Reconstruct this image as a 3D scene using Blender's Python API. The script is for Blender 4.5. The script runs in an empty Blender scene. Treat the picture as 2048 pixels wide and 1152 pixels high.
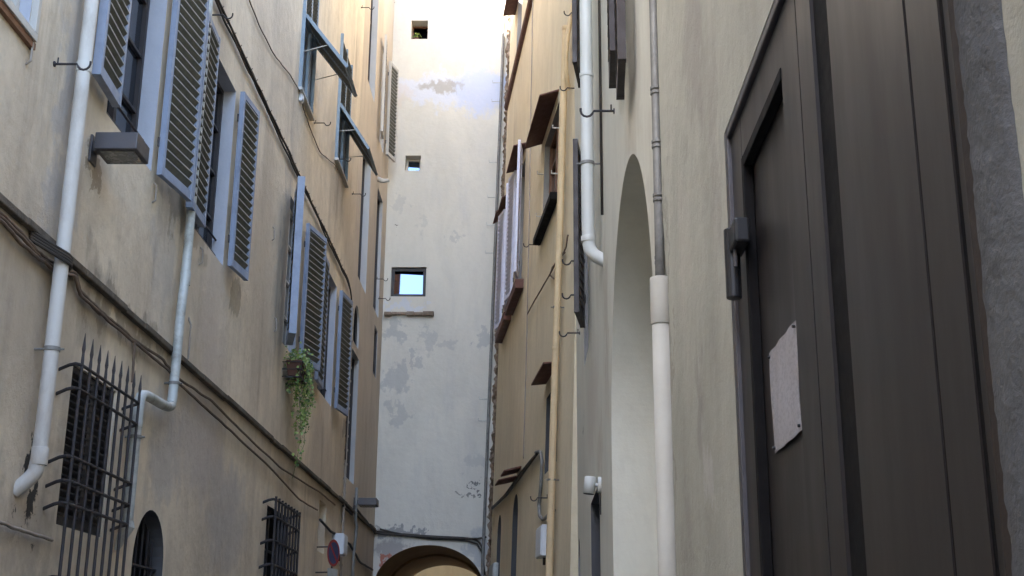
import bpy, bmesh, math, random
from mathutils import Vector, Matrix
random.seed(7)
S = bpy.context.scene
COL = S.collection
# ---------------------------------------------------------------- camera, sky, sun, exposure
F = 2528.0
up = Vector((66, 8475, -F)).normalized()
fwd = Vector((30, -759, -F)); fwd = (fwd - fwd.dot(up) * up).normalized()
rt = fwd.cross(up)
R3 = Matrix((rt, fwd, up))                       # camera axes -> world
CAM = Vector((0, 0, 1.6))
cd = bpy.data.cameras.new('camera'); cam = bpy.data.objects.new('camera', cd); COL.objects.link(cam)
cam.matrix_world = Matrix.Translation(CAM) @ R3.to_4x4()
cd.sensor_width = 36; cd.lens = 36 * F / 2048; cd.clip_start = 0.05; cd.clip_end = 2000
S.camera = cam
S.render.resolution_x = 1024; S.render.resolution_y = 576
sun_to = Vector((-1.0, -1.0, 1.0)).normalized()  # where the sun stands
elev = math.asin(sun_to.z); azim = math.atan2(sun_to.x, sun_to.y)
wd = bpy.data.worlds.new("World"); S.world = wd; wd.use_nodes = True
nt = wd.node_tree; bg = nt.nodes['Background']; sky = nt.nodes.new('ShaderNodeTexSky')
sky.sky_type = 'NISHITA'; sky.sun_disc = False; sky.sun_elevation = elev; sky.dust_density = 1.5; sky.sun_rotation = azim % (2 * math.pi)
nt.links.new(sky.outputs[0], bg.inputs[0]); bg.inputs[1].default_value = 0.15
sd = bpy.data.lights.new('sun', 'SUN'); sd.energy = 3.4; sd.angle = math.radians(0.6); sd.color = (1, 0.93, 0.82)
so = bpy.data.objects.new('sun', sd); COL.objects.link(so)
so.rotation_euler = (-sun_to).to_track_quat('-Z', 'Y').to_euler()
S.view_settings.view_transform = 'Standard'; S.view_settings.look = 'None'
S.view_settings.exposure = 3.6; S.view_settings.gamma = 1
S.cycles.max_bounces = 10; S.cycles.diffuse_bounces = 8

# ---------------------------------------------------------------- wall frames
class Wall:
    """a facade plane: u along it, n out of it into the alley, z up"""
    def __init__(s, o, d, n, tilt=0.0, zref=7.0):
        s.o = Vector((o[0], o[1], 0)); s.d = Vector((d[0], d[1], 0)).normalized()
        s.n = Vector((n[0], n[1], 0)); s.n = (s.n - s.n.dot(s.d) * s.d).normalized()
        s.tilt = tilt; s.zref = zref
    def p(s, u, n, z):
        return s.o + s.d * u + s.n * (n + s.tilt * (s.zref - z)) + Vector((0, 0, z))
    def pix(s, px, py, n=0.0):
        r = R3 @ Vector((px - 1024, 576 - py, -F))
        o = s.p(0, n, 0)
        # CAM + t r = o + u d + z (zhat - tilt n)
        v = Vector((0, 0, 1)) - s.tilt * s.n
        M = Matrix((( r[0], -s.d[0], -v[0]), (r[1], -s.d[1], -v[1]), (r[2], -s.d[2], -v[2])))
        t, u, z = M.inverted() @ (o - CAM)
        return u, z
XL, XR, TY = -3.4, 0.62, 28.4
WL = Wall((XL, 0), (0, 1), (1, 0))
WR = Wall((XR, 0), (0, 1), (-1, 0))
WN = Wall((XR - 0.02, 0), (0, 1), (-1, 0))
WY = Wall((XR, 15.8), (-0.1135, 1), (-1, 0), 0.026, 6.5)
WT = Wall((0, TY), (1, 0), (0, -1))
UYE = (TY - 15.8) / WY.d.y

# ---------------------------------------------------------------- materials
def mat(name):
    m = bpy.data.materials.new(name); m.use_nodes = True
    return m, m.node_tree, m.node_tree.nodes['Principled BSDF']
def N(t, typ, **k):
    n = t.nodes.new(typ)
    for a, b in k.items(): setattr(n, a, b)
    return n
def mth(t, op, a, b=None, clamp=False):
    n = N(t, 'ShaderNodeMath', operation=op, use_clamp=clamp)
    for i, v in enumerate((a, b)):
        if v is None: continue
        if isinstance(v, (int, float)): n.inputs[i].default_value = v
        else: t.links.new(v, n.inputs[i])
    return n.outputs[0]
def mixc(t, fac, a, b, blend='MIX'):
    n = N(t, 'ShaderNodeMix', data_type='RGBA', blend_type=blend)
    for i, v in ((0, fac), (6, a), (7, b)):
        if isinstance(v, (int, float)): n.inputs[i].default_value = v
        elif isinstance(v, tuple): n.inputs[i].default_value = (*v[:3], 1)
        else: t.links.new(v, n.inputs[i])
    return n.outputs[2]
def maprange(t, v, a, b, c=0.0, d=1.0):
    n = N(t, 'ShaderNodeMapRange'); t.links.new(v, n.inputs[0])
    for i, x in enumerate((a, b, c, d)): n.inputs[i + 1].default_value = x
    return n.outputs[0]
def noise(t, vec, scale, detail=5, rough=0.6, sc=(1, 1, 1), dist=0.0):
    mp = N(t, 'ShaderNodeMapping'); mp.inputs['Scale'].default_value = sc
    t.links.new(vec, mp.inputs[0])
    n = N(t, 'ShaderNodeTexNoise'); n.inputs['Scale'].default_value = scale
    n.inputs['Detail'].default_value = detail; n.inputs['Roughness'].default_value = rough
    n.inputs['Distortion'].default_value = dist
    t.links.new(mp.outputs[0], n.inputs['Vector'])
    return n.outputs[0]
def plaster(name, c1, c2, cs, streak=0.5, bump=0.35, axis='y', blots=(), sc=1.0, grain=1.0):
    """lime plaster: two tones in big clouds, rain streaks cs, trowel bump, and stains or repairs of their own shape
    blots: (centre along wall, centre z, half width, half height, colour, strength)"""
    m, t, b = mat(name)
    g = N(t, 'ShaderNodeNewGeometry').outputs['Position']
    n1 = noise(t, g, 0.55 * sc, 6, 0.62, (1, 1, 0.6), 0.4)
    c = mixc(t, maprange(t, n1, 0.40, 0.60), c1, c2)
    n0 = noise(t, g, 1.7 * sc, 7, 0.7, (1, 1, 0.35), 0.8)
    c = mixc(t, mth(t, 'MULTIPLY', maprange(t, n0, 0.47, 0.68), 0.32), c, tuple(x * 0.80 for x in c1))
    n2 = noise(t, g, 2.6 * sc, 7, 0.65, (1, 1, 0.14))
    n2b = noise(t, g, 0.8 * sc, 4, 0.6)
    st = mth(t, 'MULTIPLY', maprange(t, n2, 0.5, 0.75), maprange(t, n2b, 0.38, 0.65))
    c = mixc(t, mth(t, 'MULTIPLY', st, streak), c, cs)
    n3 = noise(t, g, 9 * sc, 8, 0.7)
    c = mixc(t, mth(t, 'MULTIPLY', maprange(t, n3, 0.5, 0.8), 0.35 * streak), c, cs)
    sep = N(t, 'ShaderNodeSeparateXYZ'); t.links.new(g, sep.inputs[0])
    if blots:
        w1 = noise(t, g, 3.2, 6, 0.65); w2 = noise(t, g, 2.3, 6, 0.65, (1.3, 1.3, 0.8))
        dx = mth(t, 'MULTIPLY', mth(t, 'SUBTRACT', w1, 0.5), 1.3)
        dz = mth(t, 'MULTIPLY', mth(t, 'SUBTRACT', w2, 0.5), 1.3)
        H = mth(t, 'ADD', sep.outputs[0 if axis == 'x' else 1], dx); V = mth(t, 'ADD', sep.outputs[2], dz)
        for (cx, cz, rx, rz, bc, s, soft) in blots:
            a = mth(t, 'DIVIDE', mth(t, 'SUBTRACT', H, cx), rx); e = mth(t, 'DIVIDE', mth(t, 'SUBTRACT', V, cz), rz)
            d = mth(t, 'ADD', mth(t, 'MULTIPLY', a, a), mth(t, 'MULTIPLY', e, e))
            c = mixc(t, mth(t, 'MULTIPLY', maprange(t, d, 1.0 + soft, 1.0 - soft), s), c, bc)
    t.links.new(c, b.inputs['Base Color']); b.inputs['Roughness'].default_value = 0.93
    b.inputs['Specular IOR Level'].default_value = 0.2
    f1 = noise(t, g, 5, 5, 0.6); f2 = noise(t, g, 95 * grain, 4, 0.7)
    h = mth(t, 'ADD', mth(t, 'MULTIPLY', f1, 1.0), mth(t, 'MULTIPLY', f2, 0.16))
    bp = N(t, 'ShaderNodeBump'); bp.inputs['Strength'].default_value = bump; bp.inputs['Distance'].default_value = 0.03
    t.links.new(h, bp.inputs['Height']); t.links.new(bp.outputs[0], b.inputs['Normal'])
    return m
def paint(name, c, c2=None, rough=0.5, metal=0.0, wear=0.4, scale=6, spec=0.4, bump=0.1, sc=(1, 1, 1)):
    m, t, b = mat(name)
    g = N(t, 'ShaderNodeNewGeometry').outputs['Position']
    n1 = noise(t, g, scale, 8, 0.7, sc)
    cc = mixc(t, mth(t, 'MULTIPLY', maprange(t, n1, 0.45, 0.72), wear), c, c2 or tuple(x * 0.5 for x in c))
    t.links.new(cc, b.inputs['Base Color'])
    rr = maprange(t, noise(t, g, scale * 2, 5, 0.6, sc), 0.3, 0.7, max(rough - 0.1, 0.03), min(rough + 0.12, 1))
    t.links.new(rr, b.inputs['Roughness'])
    b.inputs['Metallic'].default_value = metal; b.inputs['Specular IOR Level'].default_value = spec
    bp = N(t, 'ShaderNodeBump'); bp.inputs['Strength'].default_value = bump; bp.inputs['Distance'].default_value = 0.01
    t.links.new(noise(t, g, scale * 6, 5, 0.65, sc), bp.inputs['Height']); t.links.new(bp.outputs[0], b.inputs['Normal'])
    return m
def T(px, py):                                    # tower wall metres for a spot on it
    return WT.pix(px, py)
def tb(px, py, rx, rz, c, s, soft=0.12):
    a, b_ = T(px, py); return (a, b_, rx, rz, c, s, soft)
GP = (0.31, 0.32, 0.33)
tower_blots = [tb(895, 178, 1.35, 0.45, (0.56, 0.58, 0.64), 0.9, 0.3), tb(965, 180, 0.75, 0.6, (0.49, 0.53, 0.64), 1.0, 0.35),
               tb(885, 172, 0.62, 0.16, (0.33, 0.30, 0.25), 0.7, 0.6), tb(790, 660, 0.24, 0.30, GP, 0.50, 0.25), tb(860, 680, 0.2, 0.32, GP, 0.38, 0.25),
               tb(833, 720, 0.09, 0.2, GP, 0.46, 0.25), tb(900, 690, 0.16, 0.16, GP, 0.34, 0.25), tb(967, 675, 0.16, 0.26, GP, 0.50, 0.25), tb(790, 760, 0.28, 0.32, GP, 0.50, 0.25),
               tb(800, 830, 0.25, 0.2, GP, 0.42, 0.25), tb(905, 472, 0.1, 0.1, GP, 0.34, 0.25), tb(800, 405, 0.14, 0.22, GP, 0.29, 0.25), tb(840, 450, 0.12, 0.2, GP, 0.25, 0.25),
               tb(810, 612, 0.45, 0.12, (0.52, 0.56, 0.66), 0.5), tb(945, 972, 0.05, 0.1, (0.1, 0.1, 0.1), 0.8), tb(918, 997, 0.09, 0.06, (0.12, 0.12, 0.12), 0.6),
               tb(938, 997, 0.09, 0.05, (0.1, 0.1, 0.1), 0.7), tb(795, 1060, 0.6, 0.1, (0.18, 0.18, 0.19), 0.7), tb(960, 920, 0.3, 0.15, GP, 0.29, 0.25),
               tb(780, 1100, 0.35, 0.28, (0.26, 0.24, 0.24), 0.7, 0.4), tb(960, 1100, 0.3, 0.4, (0.30, 0.32, 0.36), 0.5, 0.4), tb(770, 1118, 0.09, 0.06, (0.4, 0.12, 0.07), 0.8),
               tb(800, 190, 0.3, 0.3, (0.60, 0.50, 0.40), 0.35, 0.5), tb(795, 453, 0.03, 0.03, (0.05, 0.04, 0.04), 0.9)]
M = {}
def rb(px, py, ry, rz, c, s, soft=0.4):
    a, b_ = WR.pix(px, py); return (a, b_, ry, rz, c, s, soft)
pale_blots = [rb(1212, 640, 0.25, 0.7, (0.36, 0.31, 0.24), 0.5, 0.6), rb(1166, 865, 0.12, 0.07, (0.05, 0.05, 0.05), 0.9, 0.2), rb(1200, 200, 0.7, 0.5, (0.45, 0.41, 0.34), 0.5, 0.7),
              rb(1185, 800, 1.0, 0.5, (0.50, 0.46, 0.40), 0.6, 0.7), rb(1265, 200, 0.5, 0.4, (0.46, 0.42, 0.35), 0.5, 0.6), rb(1200, 900, 0.4, 0.12, (0.40, 0.34, 0.27), 0.4, 0.6)]
grey_blots = [rb(1410, 770, 0.18, 0.12, (0.27, 0.25, 0.22), 0.55, 0.7), rb(1400, 120, 0.3, 0.25, (0.30, 0.27, 0.24), 0.5, 0.7), rb(1430, 950, 0.12, 0.14, (0.50, 0.48, 0.43), 0.5, 0.7),
              rb(1375, 500, 0.2, 0.3, (0.48, 0.45, 0.38), 0.5, 0.8), rb(1385, 1080, 0.2, 0.12, (0.30, 0.28, 0.24), 0.4, 0.7), rb(1440, 300, 0.15, 0.3, (0.33, 0.30, 0.26), 0.5, 0.8), rb(1350, 700, 0.05, 0.9, (0.24, 0.22, 0.19), 0.5, 0.5)]
def lb(px, py, ry, rz, c, s, soft=0.35):
    a, b_ = WL.pix(px, py); return (a, b_, ry, rz, c, s, soft)
DG = (0.20, 0.17, 0.14); BG = (0.33, 0.33, 0.34)
left_blots = [lb(185, 345, 0.10, 0.30, (0.20, 0.14, 0.09), 0.6), lb(135, 260, 0.22, 1.3, BG, 0.5, 0.6), lb(590, 800, 0.5, 1.3, DG, 0.35, 0.6), lb(572, 500, 0.28, 1.6, (0.27, 0.26, 0.27), 0.45, 0.5),
              lb(330, 480, 0.35, 0.8, BG, 0.35, 0.6), lb(190, 600, 0.5, 0.35, DG, 0.45, 0.6), lb(430, 620, 0.6, 0.9, (0.55, 0.48, 0.42), 0.4, 0.6), lb(60, 620, 0.8, 0.7, (0.30, 0.26, 0.21), 0.35, 0.7),
              lb(330, 900, 0.5, 0.5, BG, 0.5, 0.6), lb(400, 880, 0.9, 0.5, (0.42, 0.38, 0.36), 0.5, 0.7), lb(455, 1040, 0.9, 0.6, BG, 0.45, 0.6), lb(50, 1080, 0.6, 0.35, (0.22, 0.19, 0.17), 0.5, 0.7),
              lb(62, 960, 0.10, 0.45, (0.03, 0.03, 0.03), 0.95, 0.25), lb(460, 440, 0.15, 0.2, DG, 0.3), lb(352, 420, 0.25, 0.25, (0.16, 0.14, 0.11), 0.5), lb(470, 590, 0.2, 0.25, (0.16, 0.14, 0.11), 0.5),
              lb(690, 850, 0.3, 0.2, DG, 0.5), lb(640, 900, 1.0, 0.8, (0.33, 0.29, 0.25), 0.35, 0.7), lb(400, 470, 0.3, 0.2, DG, 0.4), lb(250, 640, 1.2, 0.12, (0.17, 0.14, 0.11), 0.5, 0.5)]
M['ochre'] = plaster('ochre_plaster', (0.53, 0.45, 0.345), (0.70, 0.605, 0.465), (0.24, 0.195, 0.16), 0.75, 0.6, blots=left_blots)
M['ochre_far'] = plaster('ochre_plaster_far', (0.54, 0.46, 0.365), (0.46, 0.395, 0.32), (0.28, 0.25, 0.21), 0.6, 0.4)
M['tower'] = plaster('tower_plaster', (0.57, 0.545, 0.48), (0.62, 0.59, 0.515), (0.42, 0.42, 0.42), 0.55, 0.35, 'x', tower_blots)
M['yellow'] = plaster('yellow_plaster', (0.62, 0.535, 0.375), (0.70, 0.61, 0.44), (0.36, 0.29, 0.21), 0.7, 0.3)
M['pale'] = plaster('pale_plaster', (0.56, 0.55, 0.475), (0.62, 0.605, 0.52), (0.40, 0.35, 0.28), 0.6, 0.22, blots=pale_blots)
M['grey'] = plaster('grey_plaster', (0.39, 0.38, 0.315), (0.475, 0.46, 0.385), (0.25, 0.23, 0.19), 0.75, 0.4, blots=grey_blots, grain=1.4)
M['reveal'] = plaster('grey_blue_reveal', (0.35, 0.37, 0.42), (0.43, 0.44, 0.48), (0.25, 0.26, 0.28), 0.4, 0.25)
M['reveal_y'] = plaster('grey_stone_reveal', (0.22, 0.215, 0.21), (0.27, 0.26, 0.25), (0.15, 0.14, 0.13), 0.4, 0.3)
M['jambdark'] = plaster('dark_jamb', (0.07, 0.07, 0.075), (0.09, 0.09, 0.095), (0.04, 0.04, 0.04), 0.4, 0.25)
M['reveal_far'] = plaster('grey_reveal', (0.42, 0.42, 0.42), (0.47, 0.46, 0.45), (0.25, 0.24, 0.22), 0.4, 0.25)
M['rough'] = plaster('rough_masonry', (0.20, 0.15, 0.11), (0.28, 0.22, 0.17), (0.07, 0.055, 0.05), 1.0, 1.0, sc=3)
M['vault'] = plaster('vault_plaster', (0.32, 0.21, 0.11), (0.38, 0.26, 0.135), (0.20, 0.13, 0.07), 0.5, 0.3)
M['stone'] = plaster('grey_stone_jamb', (0.095, 0.095, 0.10), (0.13, 0.13, 0.13), (0.05, 0.048, 0.045), 0.7, 0.6, sc=2.5, grain=0.7)
M['grime'] = plaster('dark_ledge', (0.085, 0.07, 0.055), (0.15, 0.125, 0.10), (0.03, 0.025, 0.02), 0.8, 0.8, sc=3)
M['paving'] = plaster('stone_paving', (0.14, 0.13, 0.12), (0.18, 0.17, 0.16), (0.09, 0.085, 0.08), 0.6, 0.6, sc=2)
M['tiles'] = paint('terracotta_tiles', (0.32, 0.14, 0.08), (0.16, 0.09, 0.06), 0.9)
M['blue'] = paint('blue_grey_paint', (0.245, 0.285, 0.37), (0.15, 0.17, 0.22), 0.6, wear=0.6, scale=5)
M['slat'] = paint('slat_paint', (0.12, 0.12, 0.10), (0.08, 0.08, 0.07), 0.7, wear=0.6)  # dark olive puts the shade of the slat undersides into the colour
M['slatedge'] = paint('worn_slat_edge', (0.32, 0.33, 0.33), (0.2, 0.2, 0.2), 0.6, wear=0.6)  # worn edge, with the sky light it catches painted into its tone
M['greygreen'] = paint('grey_green_paint', (0.20, 0.25, 0.29), (0.11, 0.13, 0.15), 0.55)
M['white'] = paint('old_white_paint', (0.46, 0.44, 0.40), (0.35, 0.33, 0.30), 0.6)
M['lilac'] = paint('pale_lilac_paint', (0.58, 0.58, 0.68), (0.38, 0.38, 0.45), 0.55)
M['whitepipe'] = paint('white_pipe', (0.50, 0.485, 0.45), (0.33, 0.29, 0.25), 0.6, wear=0.9, scale=3.5, sc=(1, 1, 0.4))
M['galv'] = paint('weathered_zinc_pipe', (0.46, 0.48, 0.46), (0.20, 0.18, 0.14), 0.6, 0.2, 0.85, 5)
M['pvc'] = paint('clean_white_pipe', (0.54, 0.545, 0.51), (0.44, 0.43, 0.38), 0.45, wear=0.35, scale=2)
M['creampipe'] = paint('cream_painted_pipe', (0.45, 0.43, 0.375), (0.37, 0.345, 0.295), 0.7, wear=0.6, scale=3)
M['yellowpipe'] = paint('yellow_painted_pipe', (0.62, 0.47, 0.28), (0.36, 0.27, 0.17), 0.55, wear=0.5, scale=3)
M['conduit'] = paint('grey_conduit', (0.20, 0.195, 0.18), (0.08, 0.075, 0.07), 0.6, 0.2, 0.6, 7)
M['cable'] = paint('dark_cable', (0.035, 0.03, 0.026), (0.08, 0.06, 0.045), 0.7, wear=0.6, scale=9)
M['cablebrown'] = paint('brown_cable', (0.13, 0.09, 0.065), (0.06, 0.045, 0.035), 0.7, wear=0.6, scale=9)
M['cablegrey'] = paint('light_cable', (0.30, 0.26, 0.22), (0.15, 0.13, 0.11), 0.7)
M['iron'] = paint('dark_iron', (0.035, 0.033, 0.036), (0.075, 0.05, 0.04), 0.6, 0.3, 0.6, 12, bump=0.4)
M['brownwood'] = paint('dark_brown_shutter', (0.030, 0.020, 0.018), (0.018, 0.012, 0.011), 0.5)
M['hood'] = paint('red_brown_board', (0.12, 0.05, 0.036), (0.065, 0.03, 0.022), 0.7, wear=0.6, scale=4, bump=0.3, sc=(1, 1, 4))
M['wood'] = paint('brown_window_frame', (0.16, 0.075, 0.04), (0.09, 0.04, 0.025), 0.5)
M['darkframe'] = paint('dark_window_frame', (0.03, 0.025, 0.025), (0.05, 0.04, 0.035), 0.5)
M['door'] = paint('brown_metal_door', (0.026, 0.0215, 0.0200), (0.021, 0.018, 0.017), 0.38, 0.0, 0.35, 1.6, 0.4, 0.03, (1, 1, 0.25))
M['doordark'] = paint('dark_metal', (0.007, 0.006, 0.006), (0.010, 0.009, 0.009), 0.75, 0.0, spec=0.15)
M['rust'] = paint('rusty_door_edge', (0.035, 0.024, 0.018), (0.02, 0.015, 0.012), 0.8, scale=10)
M['lampbody'] = paint('grey_metal_lamp', (0.085, 0.08, 0.085), (0.12, 0.10, 0.09), 0.5, 0.4, 0.5, 8)
M['lampglass'] = paint('lamp_glass', (0.16, 0.16, 0.15), (0.10, 0.10, 0.10), 0.25, 0, 0.4, 9)
M['terracotta'] = paint('terracotta', (0.11, 0.05, 0.035), (0.06, 0.03, 0.022), 0.8)
M['leaf'] = paint('ivy_leaf', (0.22, 0.30, 0.07), (0.08, 0.14, 0.03), 0.5, wear=0.9, scale=14)
M['leafdark'] = paint('ivy_leaf_dark', (0.05, 0.11, 0.03), (0.12, 0.19, 0.05), 0.5, wear=0.6, scale=14)
M['boxwhite'] = paint('white_enamel', (0.62, 0.64, 0.66), (0.45, 0.46, 0.48), 0.35, wear=0.3)
M['camblack'] = paint('black_plastic', (0.02, 0.02, 0.022), None, 0.4)
M['red'] = paint('sign_red', (0.30, 0.035, 0.03), (0.2, 0.03, 0.03), 0.45)
M['signblue'] = paint('sign_blue', (0.045, 0.06, 0.13), (0.035, 0.045, 0.10), 0.45)
M['signgrey'] = paint('sign_back', (0.25, 0.25, 0.24), None, 0.5, 0.4)
def glass(name, c, rough, metal=0.0, spec=0.6):
    m, t, b = mat(name); b.inputs['Base Color'].default_value = (*c, 1); b.inputs['Roughness'].default_value = rough
    b.inputs['Metallic'].default_value = metal; b.inputs['Specular IOR Level'].default_value = spec
    return m
M['glass'] = glass('dark_glass', (0.012, 0.015, 0.022), 0.06)
M['mirror'] = glass('reflecting_glass', (0.13, 0.18, 0.27), 0.02, 1.0)
M['dark'] = glass('unlit_room', (0.006, 0.006, 0.007), 0.9, 0, 0.1)
def paper_mat():
    m, t, b = mat('printed_paper')
    g = N(t, 'ShaderNodeNewGeometry').outputs['Position']
    n1 = noise(t, g, 9, 4, 0.6); n2 = noise(t, g, 60, 3, 0.6, (1, 1, 1.6))
    c = mixc(t, mth(t, 'MULTIPLY', maprange(t, n1, 0.4, 0.65), 0.35), (0.42, 0.40, 0.42), (0.33, 0.30, 0.29))
    c = mixc(t, mth(t, 'MULTIPLY', maprange(t, n2, 0.5, 0.56), 0.4), c, (0.2, 0.19, 0.2))
    t.links.new(c, b.inputs['Base Color']); b.inputs['Roughness'].default_value = 0.35
    return m
M['paper'] = paper_mat()

# ---------------------------------------------------------------- mesh builder
class MB:
    def __init__(s): s.v = []; s.f = []; s.mi = []
    def add(s, vs, fs, mi=0):
        k = len(s.v); s.v += [Vector(a) for a in vs]; s.f += [tuple(i + k for i in f) for f in fs]; s.mi += [mi] * len(fs)
        return s
    def hexa(s, P, mi=0):       # 8 points, bottom loop then top loop
        return s.add(P, [(0, 3, 2, 1), (4, 5, 6, 7), (0, 1, 5, 4), (1, 2, 6, 5), (2, 3, 7, 6), (3, 0, 4, 7)], mi)
    def box(s, w, u0, u1, n0, n1, z0, z1, mi=0):
        return s.hexa([w.p(u0, n0, z0), w.p(u1, n0, z0), w.p(u1, n1, z0), w.p(u0, n1, z0),
                       w.p(u0, n0, z1), w.p(u1, n0, z1), w.p(u1, n1, z1), w.p(u0, n1, z1)], mi)
    def prism(s, w, poly, n0, n1, mi=0):   # poly in (u,z)
        k = len(poly)
        vs = [w.p(u, n0, z) for u, z in poly] + [w.p(u, n1, z) for u, z in poly]
        fs = [tuple(range(k))[::-1], tuple(range(k, 2 * k))] + [(i, (i + 1) % k, k + (i + 1) % k, k + i) for i in range(k)]
        return s.add(vs, fs, mi)
    def tube(s, pts, r, seg=10, mi=0, cap=True):
        pts = [Vector(p) for p in pts]; n = len(pts); rings = []
        rr = r if isinstance(r, (list, tuple)) else [r] * n
        prev = None
        for i in range(n):
            a = pts[max(i - 1, 0)]; b = pts[min(i + 1, n - 1)]
            t = (b - a).normalized()
            if prev is None:
                x = t.orthogonal().normalized()
            else:
                x = (prev - prev.dot(t) * t)
                x = x.normalized() if x.length > 1e-6 else t.orthogonal().normalized()
            prev = x; y = t.cross(x)
            rings.append([pts[i] + rr[i] * (math.cos(q) * x + math.sin(q) * y) for q in [2 * math.pi * j / seg for j in range(seg)]])
        vs = [p for rg in rings for p in rg]; fs = []
        for i in range(n - 1):
            for j in range(seg):
                a = i * seg + j; b = i * seg + (j + 1) % seg
                fs.append((a, b, b + seg, a + seg))
        if cap:
            fs.append(tuple(range(seg))[::-1]); fs.append(tuple((n - 1) * seg + j for j in range(seg)))
        return s.add(vs, fs, mi)
    def build(s, name, mats, parent=None, org=None, bevel=0.0, smooth=False):
        if not isinstance(mats, (list, tuple)): mats = [mats]
        if org is None:
            if parent is not None: org = world_loc(parent)
            else:
                xs = [v.x for v in s.v]; ys = [v.y for v in s.v]; zs = [v.z for v in s.v]
                org = Vector(((min(xs) + max(xs)) / 2, (min(ys) + max(ys)) / 2, min(zs)))
        me = bpy.data.meshes.new(name)
        me.from_pydata([v - org for v in s.v], [], s.f)
        for m_ in mats: me.materials.append(m_)
        for p, i in zip(me.polygons, s.mi): p.material_index = i
        bm = bmesh.new(); bm.from_mesh(me); bmesh.ops.recalc_face_normals(bm, faces=bm.faces)
        if smooth:
            for f in bm.faces: f.smooth = len(f.verts) <= 4
        bm.to_mesh(me); bm.free()
        o = bpy.data.objects.new(name, me); COL.objects.link(o)
        if parent is not None:
            o.parent = parent; o.location = org - world_loc(parent)
        else: o.location = org
        if bevel:
            b = o.modifiers.new('bevel', 'BEVEL'); b.width = bevel; b.segments = 2; b.limit_method = 'ANGLE'
        return o
def world_loc(o):
    v = Vector(o.location)
    while o.parent: o = o.parent; v += Vector(o.location)
    return v
def tag(o, label=None, cat=None, group=None, kind=None):
    if label: o['label'] = label
    if cat: o['category'] = cat
    if group: o['group'] = group
    if kind: o['kind'] = kind
    return o
def thing(name, label, cat, loc, group=None):
    o = bpy.data.objects.new(name, None); COL.objects.link(o); o.location = loc; o.empty_display_size = 0.2
    return tag(o, label, cat, group)
def copy_tree(o, parent=None):
    c = o.copy(); COL.objects.link(c); c.parent = parent
    for ch in list(o.children): copy_tree(ch, c)
    return c

# ---------------------------------------------------------------- houses: sheets with real openings
def arch_poly(u0, u1, z0, zs, rise, k=20):
    """opening with jambs to zs and an elliptic head; returns closed loop in (u,z)"""
    c = (u0 + u1) / 2; h = (u1 - u0) / 2
    return [(u0, z0), (u1, z0)] + [(c + h * math.cos(a), zs + rise * math.sin(a)) for a in [math.pi * j / k for j in range(k + 1)]]
def rect_poly(u0, u1, z0, z1): return [(u0, z0), (u1, z0), (u1, z1), (u0, z1)]
class House:
    def __init__(s, name, label, cat, w, u0, u1, z1, depth, m, end_n=0.0):
        s.w, s.u0, s.u1, s.z1, s.depth, s.m = w, u0, u1, z1, depth, m
        s.holes = []
        s.e = thing(name, label, cat, w.p((u0 + u1) / 2, 0, 0))
    def hole(s, poly, d, mi=1): s.holes.append((poly, d, mi)); return poly
    def finish(s, mats, back=True, edge_jit=None):
        w = s.w; bm = bmesh.new(); loops = [[(s.u0, 0), (s.u1, 0), (s.u1, s.z1), (s.u0, s.z1)]] + [h[0] for h in s.holes]
        ed = []
        for lp in loops:
            vs = [bm.verts.new(w.p(u, 0, z)) for u, z in lp]
            ed += [bm.edges.new((vs[i], vs[(i + 1) % len(vs)])) for i in range(len(vs))]
        bmesh.ops.triangle_fill(bm, use_beauty=True, edges=ed)
        bm.verts.index_update()
        b = MB(); b.add([v.co.copy() for v in bm.verts], [tuple(v.index for v in f.verts) for f in bm.faces], 0); bm.free()
        for poly, d, mi in s.holes:
            k = len(poly)
            b.add([w.p(u, 0, z) for u, z in poly] + [w.p(u, -d, z) for u, z in poly], [(i, (i + 1) % k, k + (i + 1) % k, k + i) for i in range(k)], mi)
        D = s.depth; q = [(s.u0, 0), (s.u1, 0), (s.u1, -D), (s.u0, -D)]
        b.add([w.p(u, n, 0) for u, n in q] + [w.p(u, n, s.z1) for u, n in q], [(1, 2, 6, 5), (2, 3, 7, 6), (3, 0, 4, 7), (4, 5, 6, 7)], 0)
        o = b.build('wall', mats, s.e)
        # tiled eaves
        r = MB().box(w, s.u0, s.u1, -D - 0.02, 0.35, s.z1 + 0.004, s.z1 + 0.10)
        zz = s.z1 + 0.104
        r.hexa([w.p(s.u0, -D - 0.02, zz), w.p(s.u1, -D - 0.02, zz), w.p(s.u1, 0.4, zz), w.p(s.u0, 0.4, zz),
                w.p(s.u0, -D - 0.02, zz + 0.1), w.p(s.u1, -D - 0.02, zz + 0.1), w.p(s.u1, -D / 2, zz + 1.0), w.p(s.u0, -D / 2, zz + 1.0)])
        r.add([w.p(s.u0, 0.4, zz), w.p(s.u1, 0.4, zz), w.p(s.u1, -D / 2, zz + 1.0), w.p(s.u0, -D / 2, zz + 1.0)], [(0, 1, 2, 3)])
        r.build('roof', M['tiles'], s.e)
        return o
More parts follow.
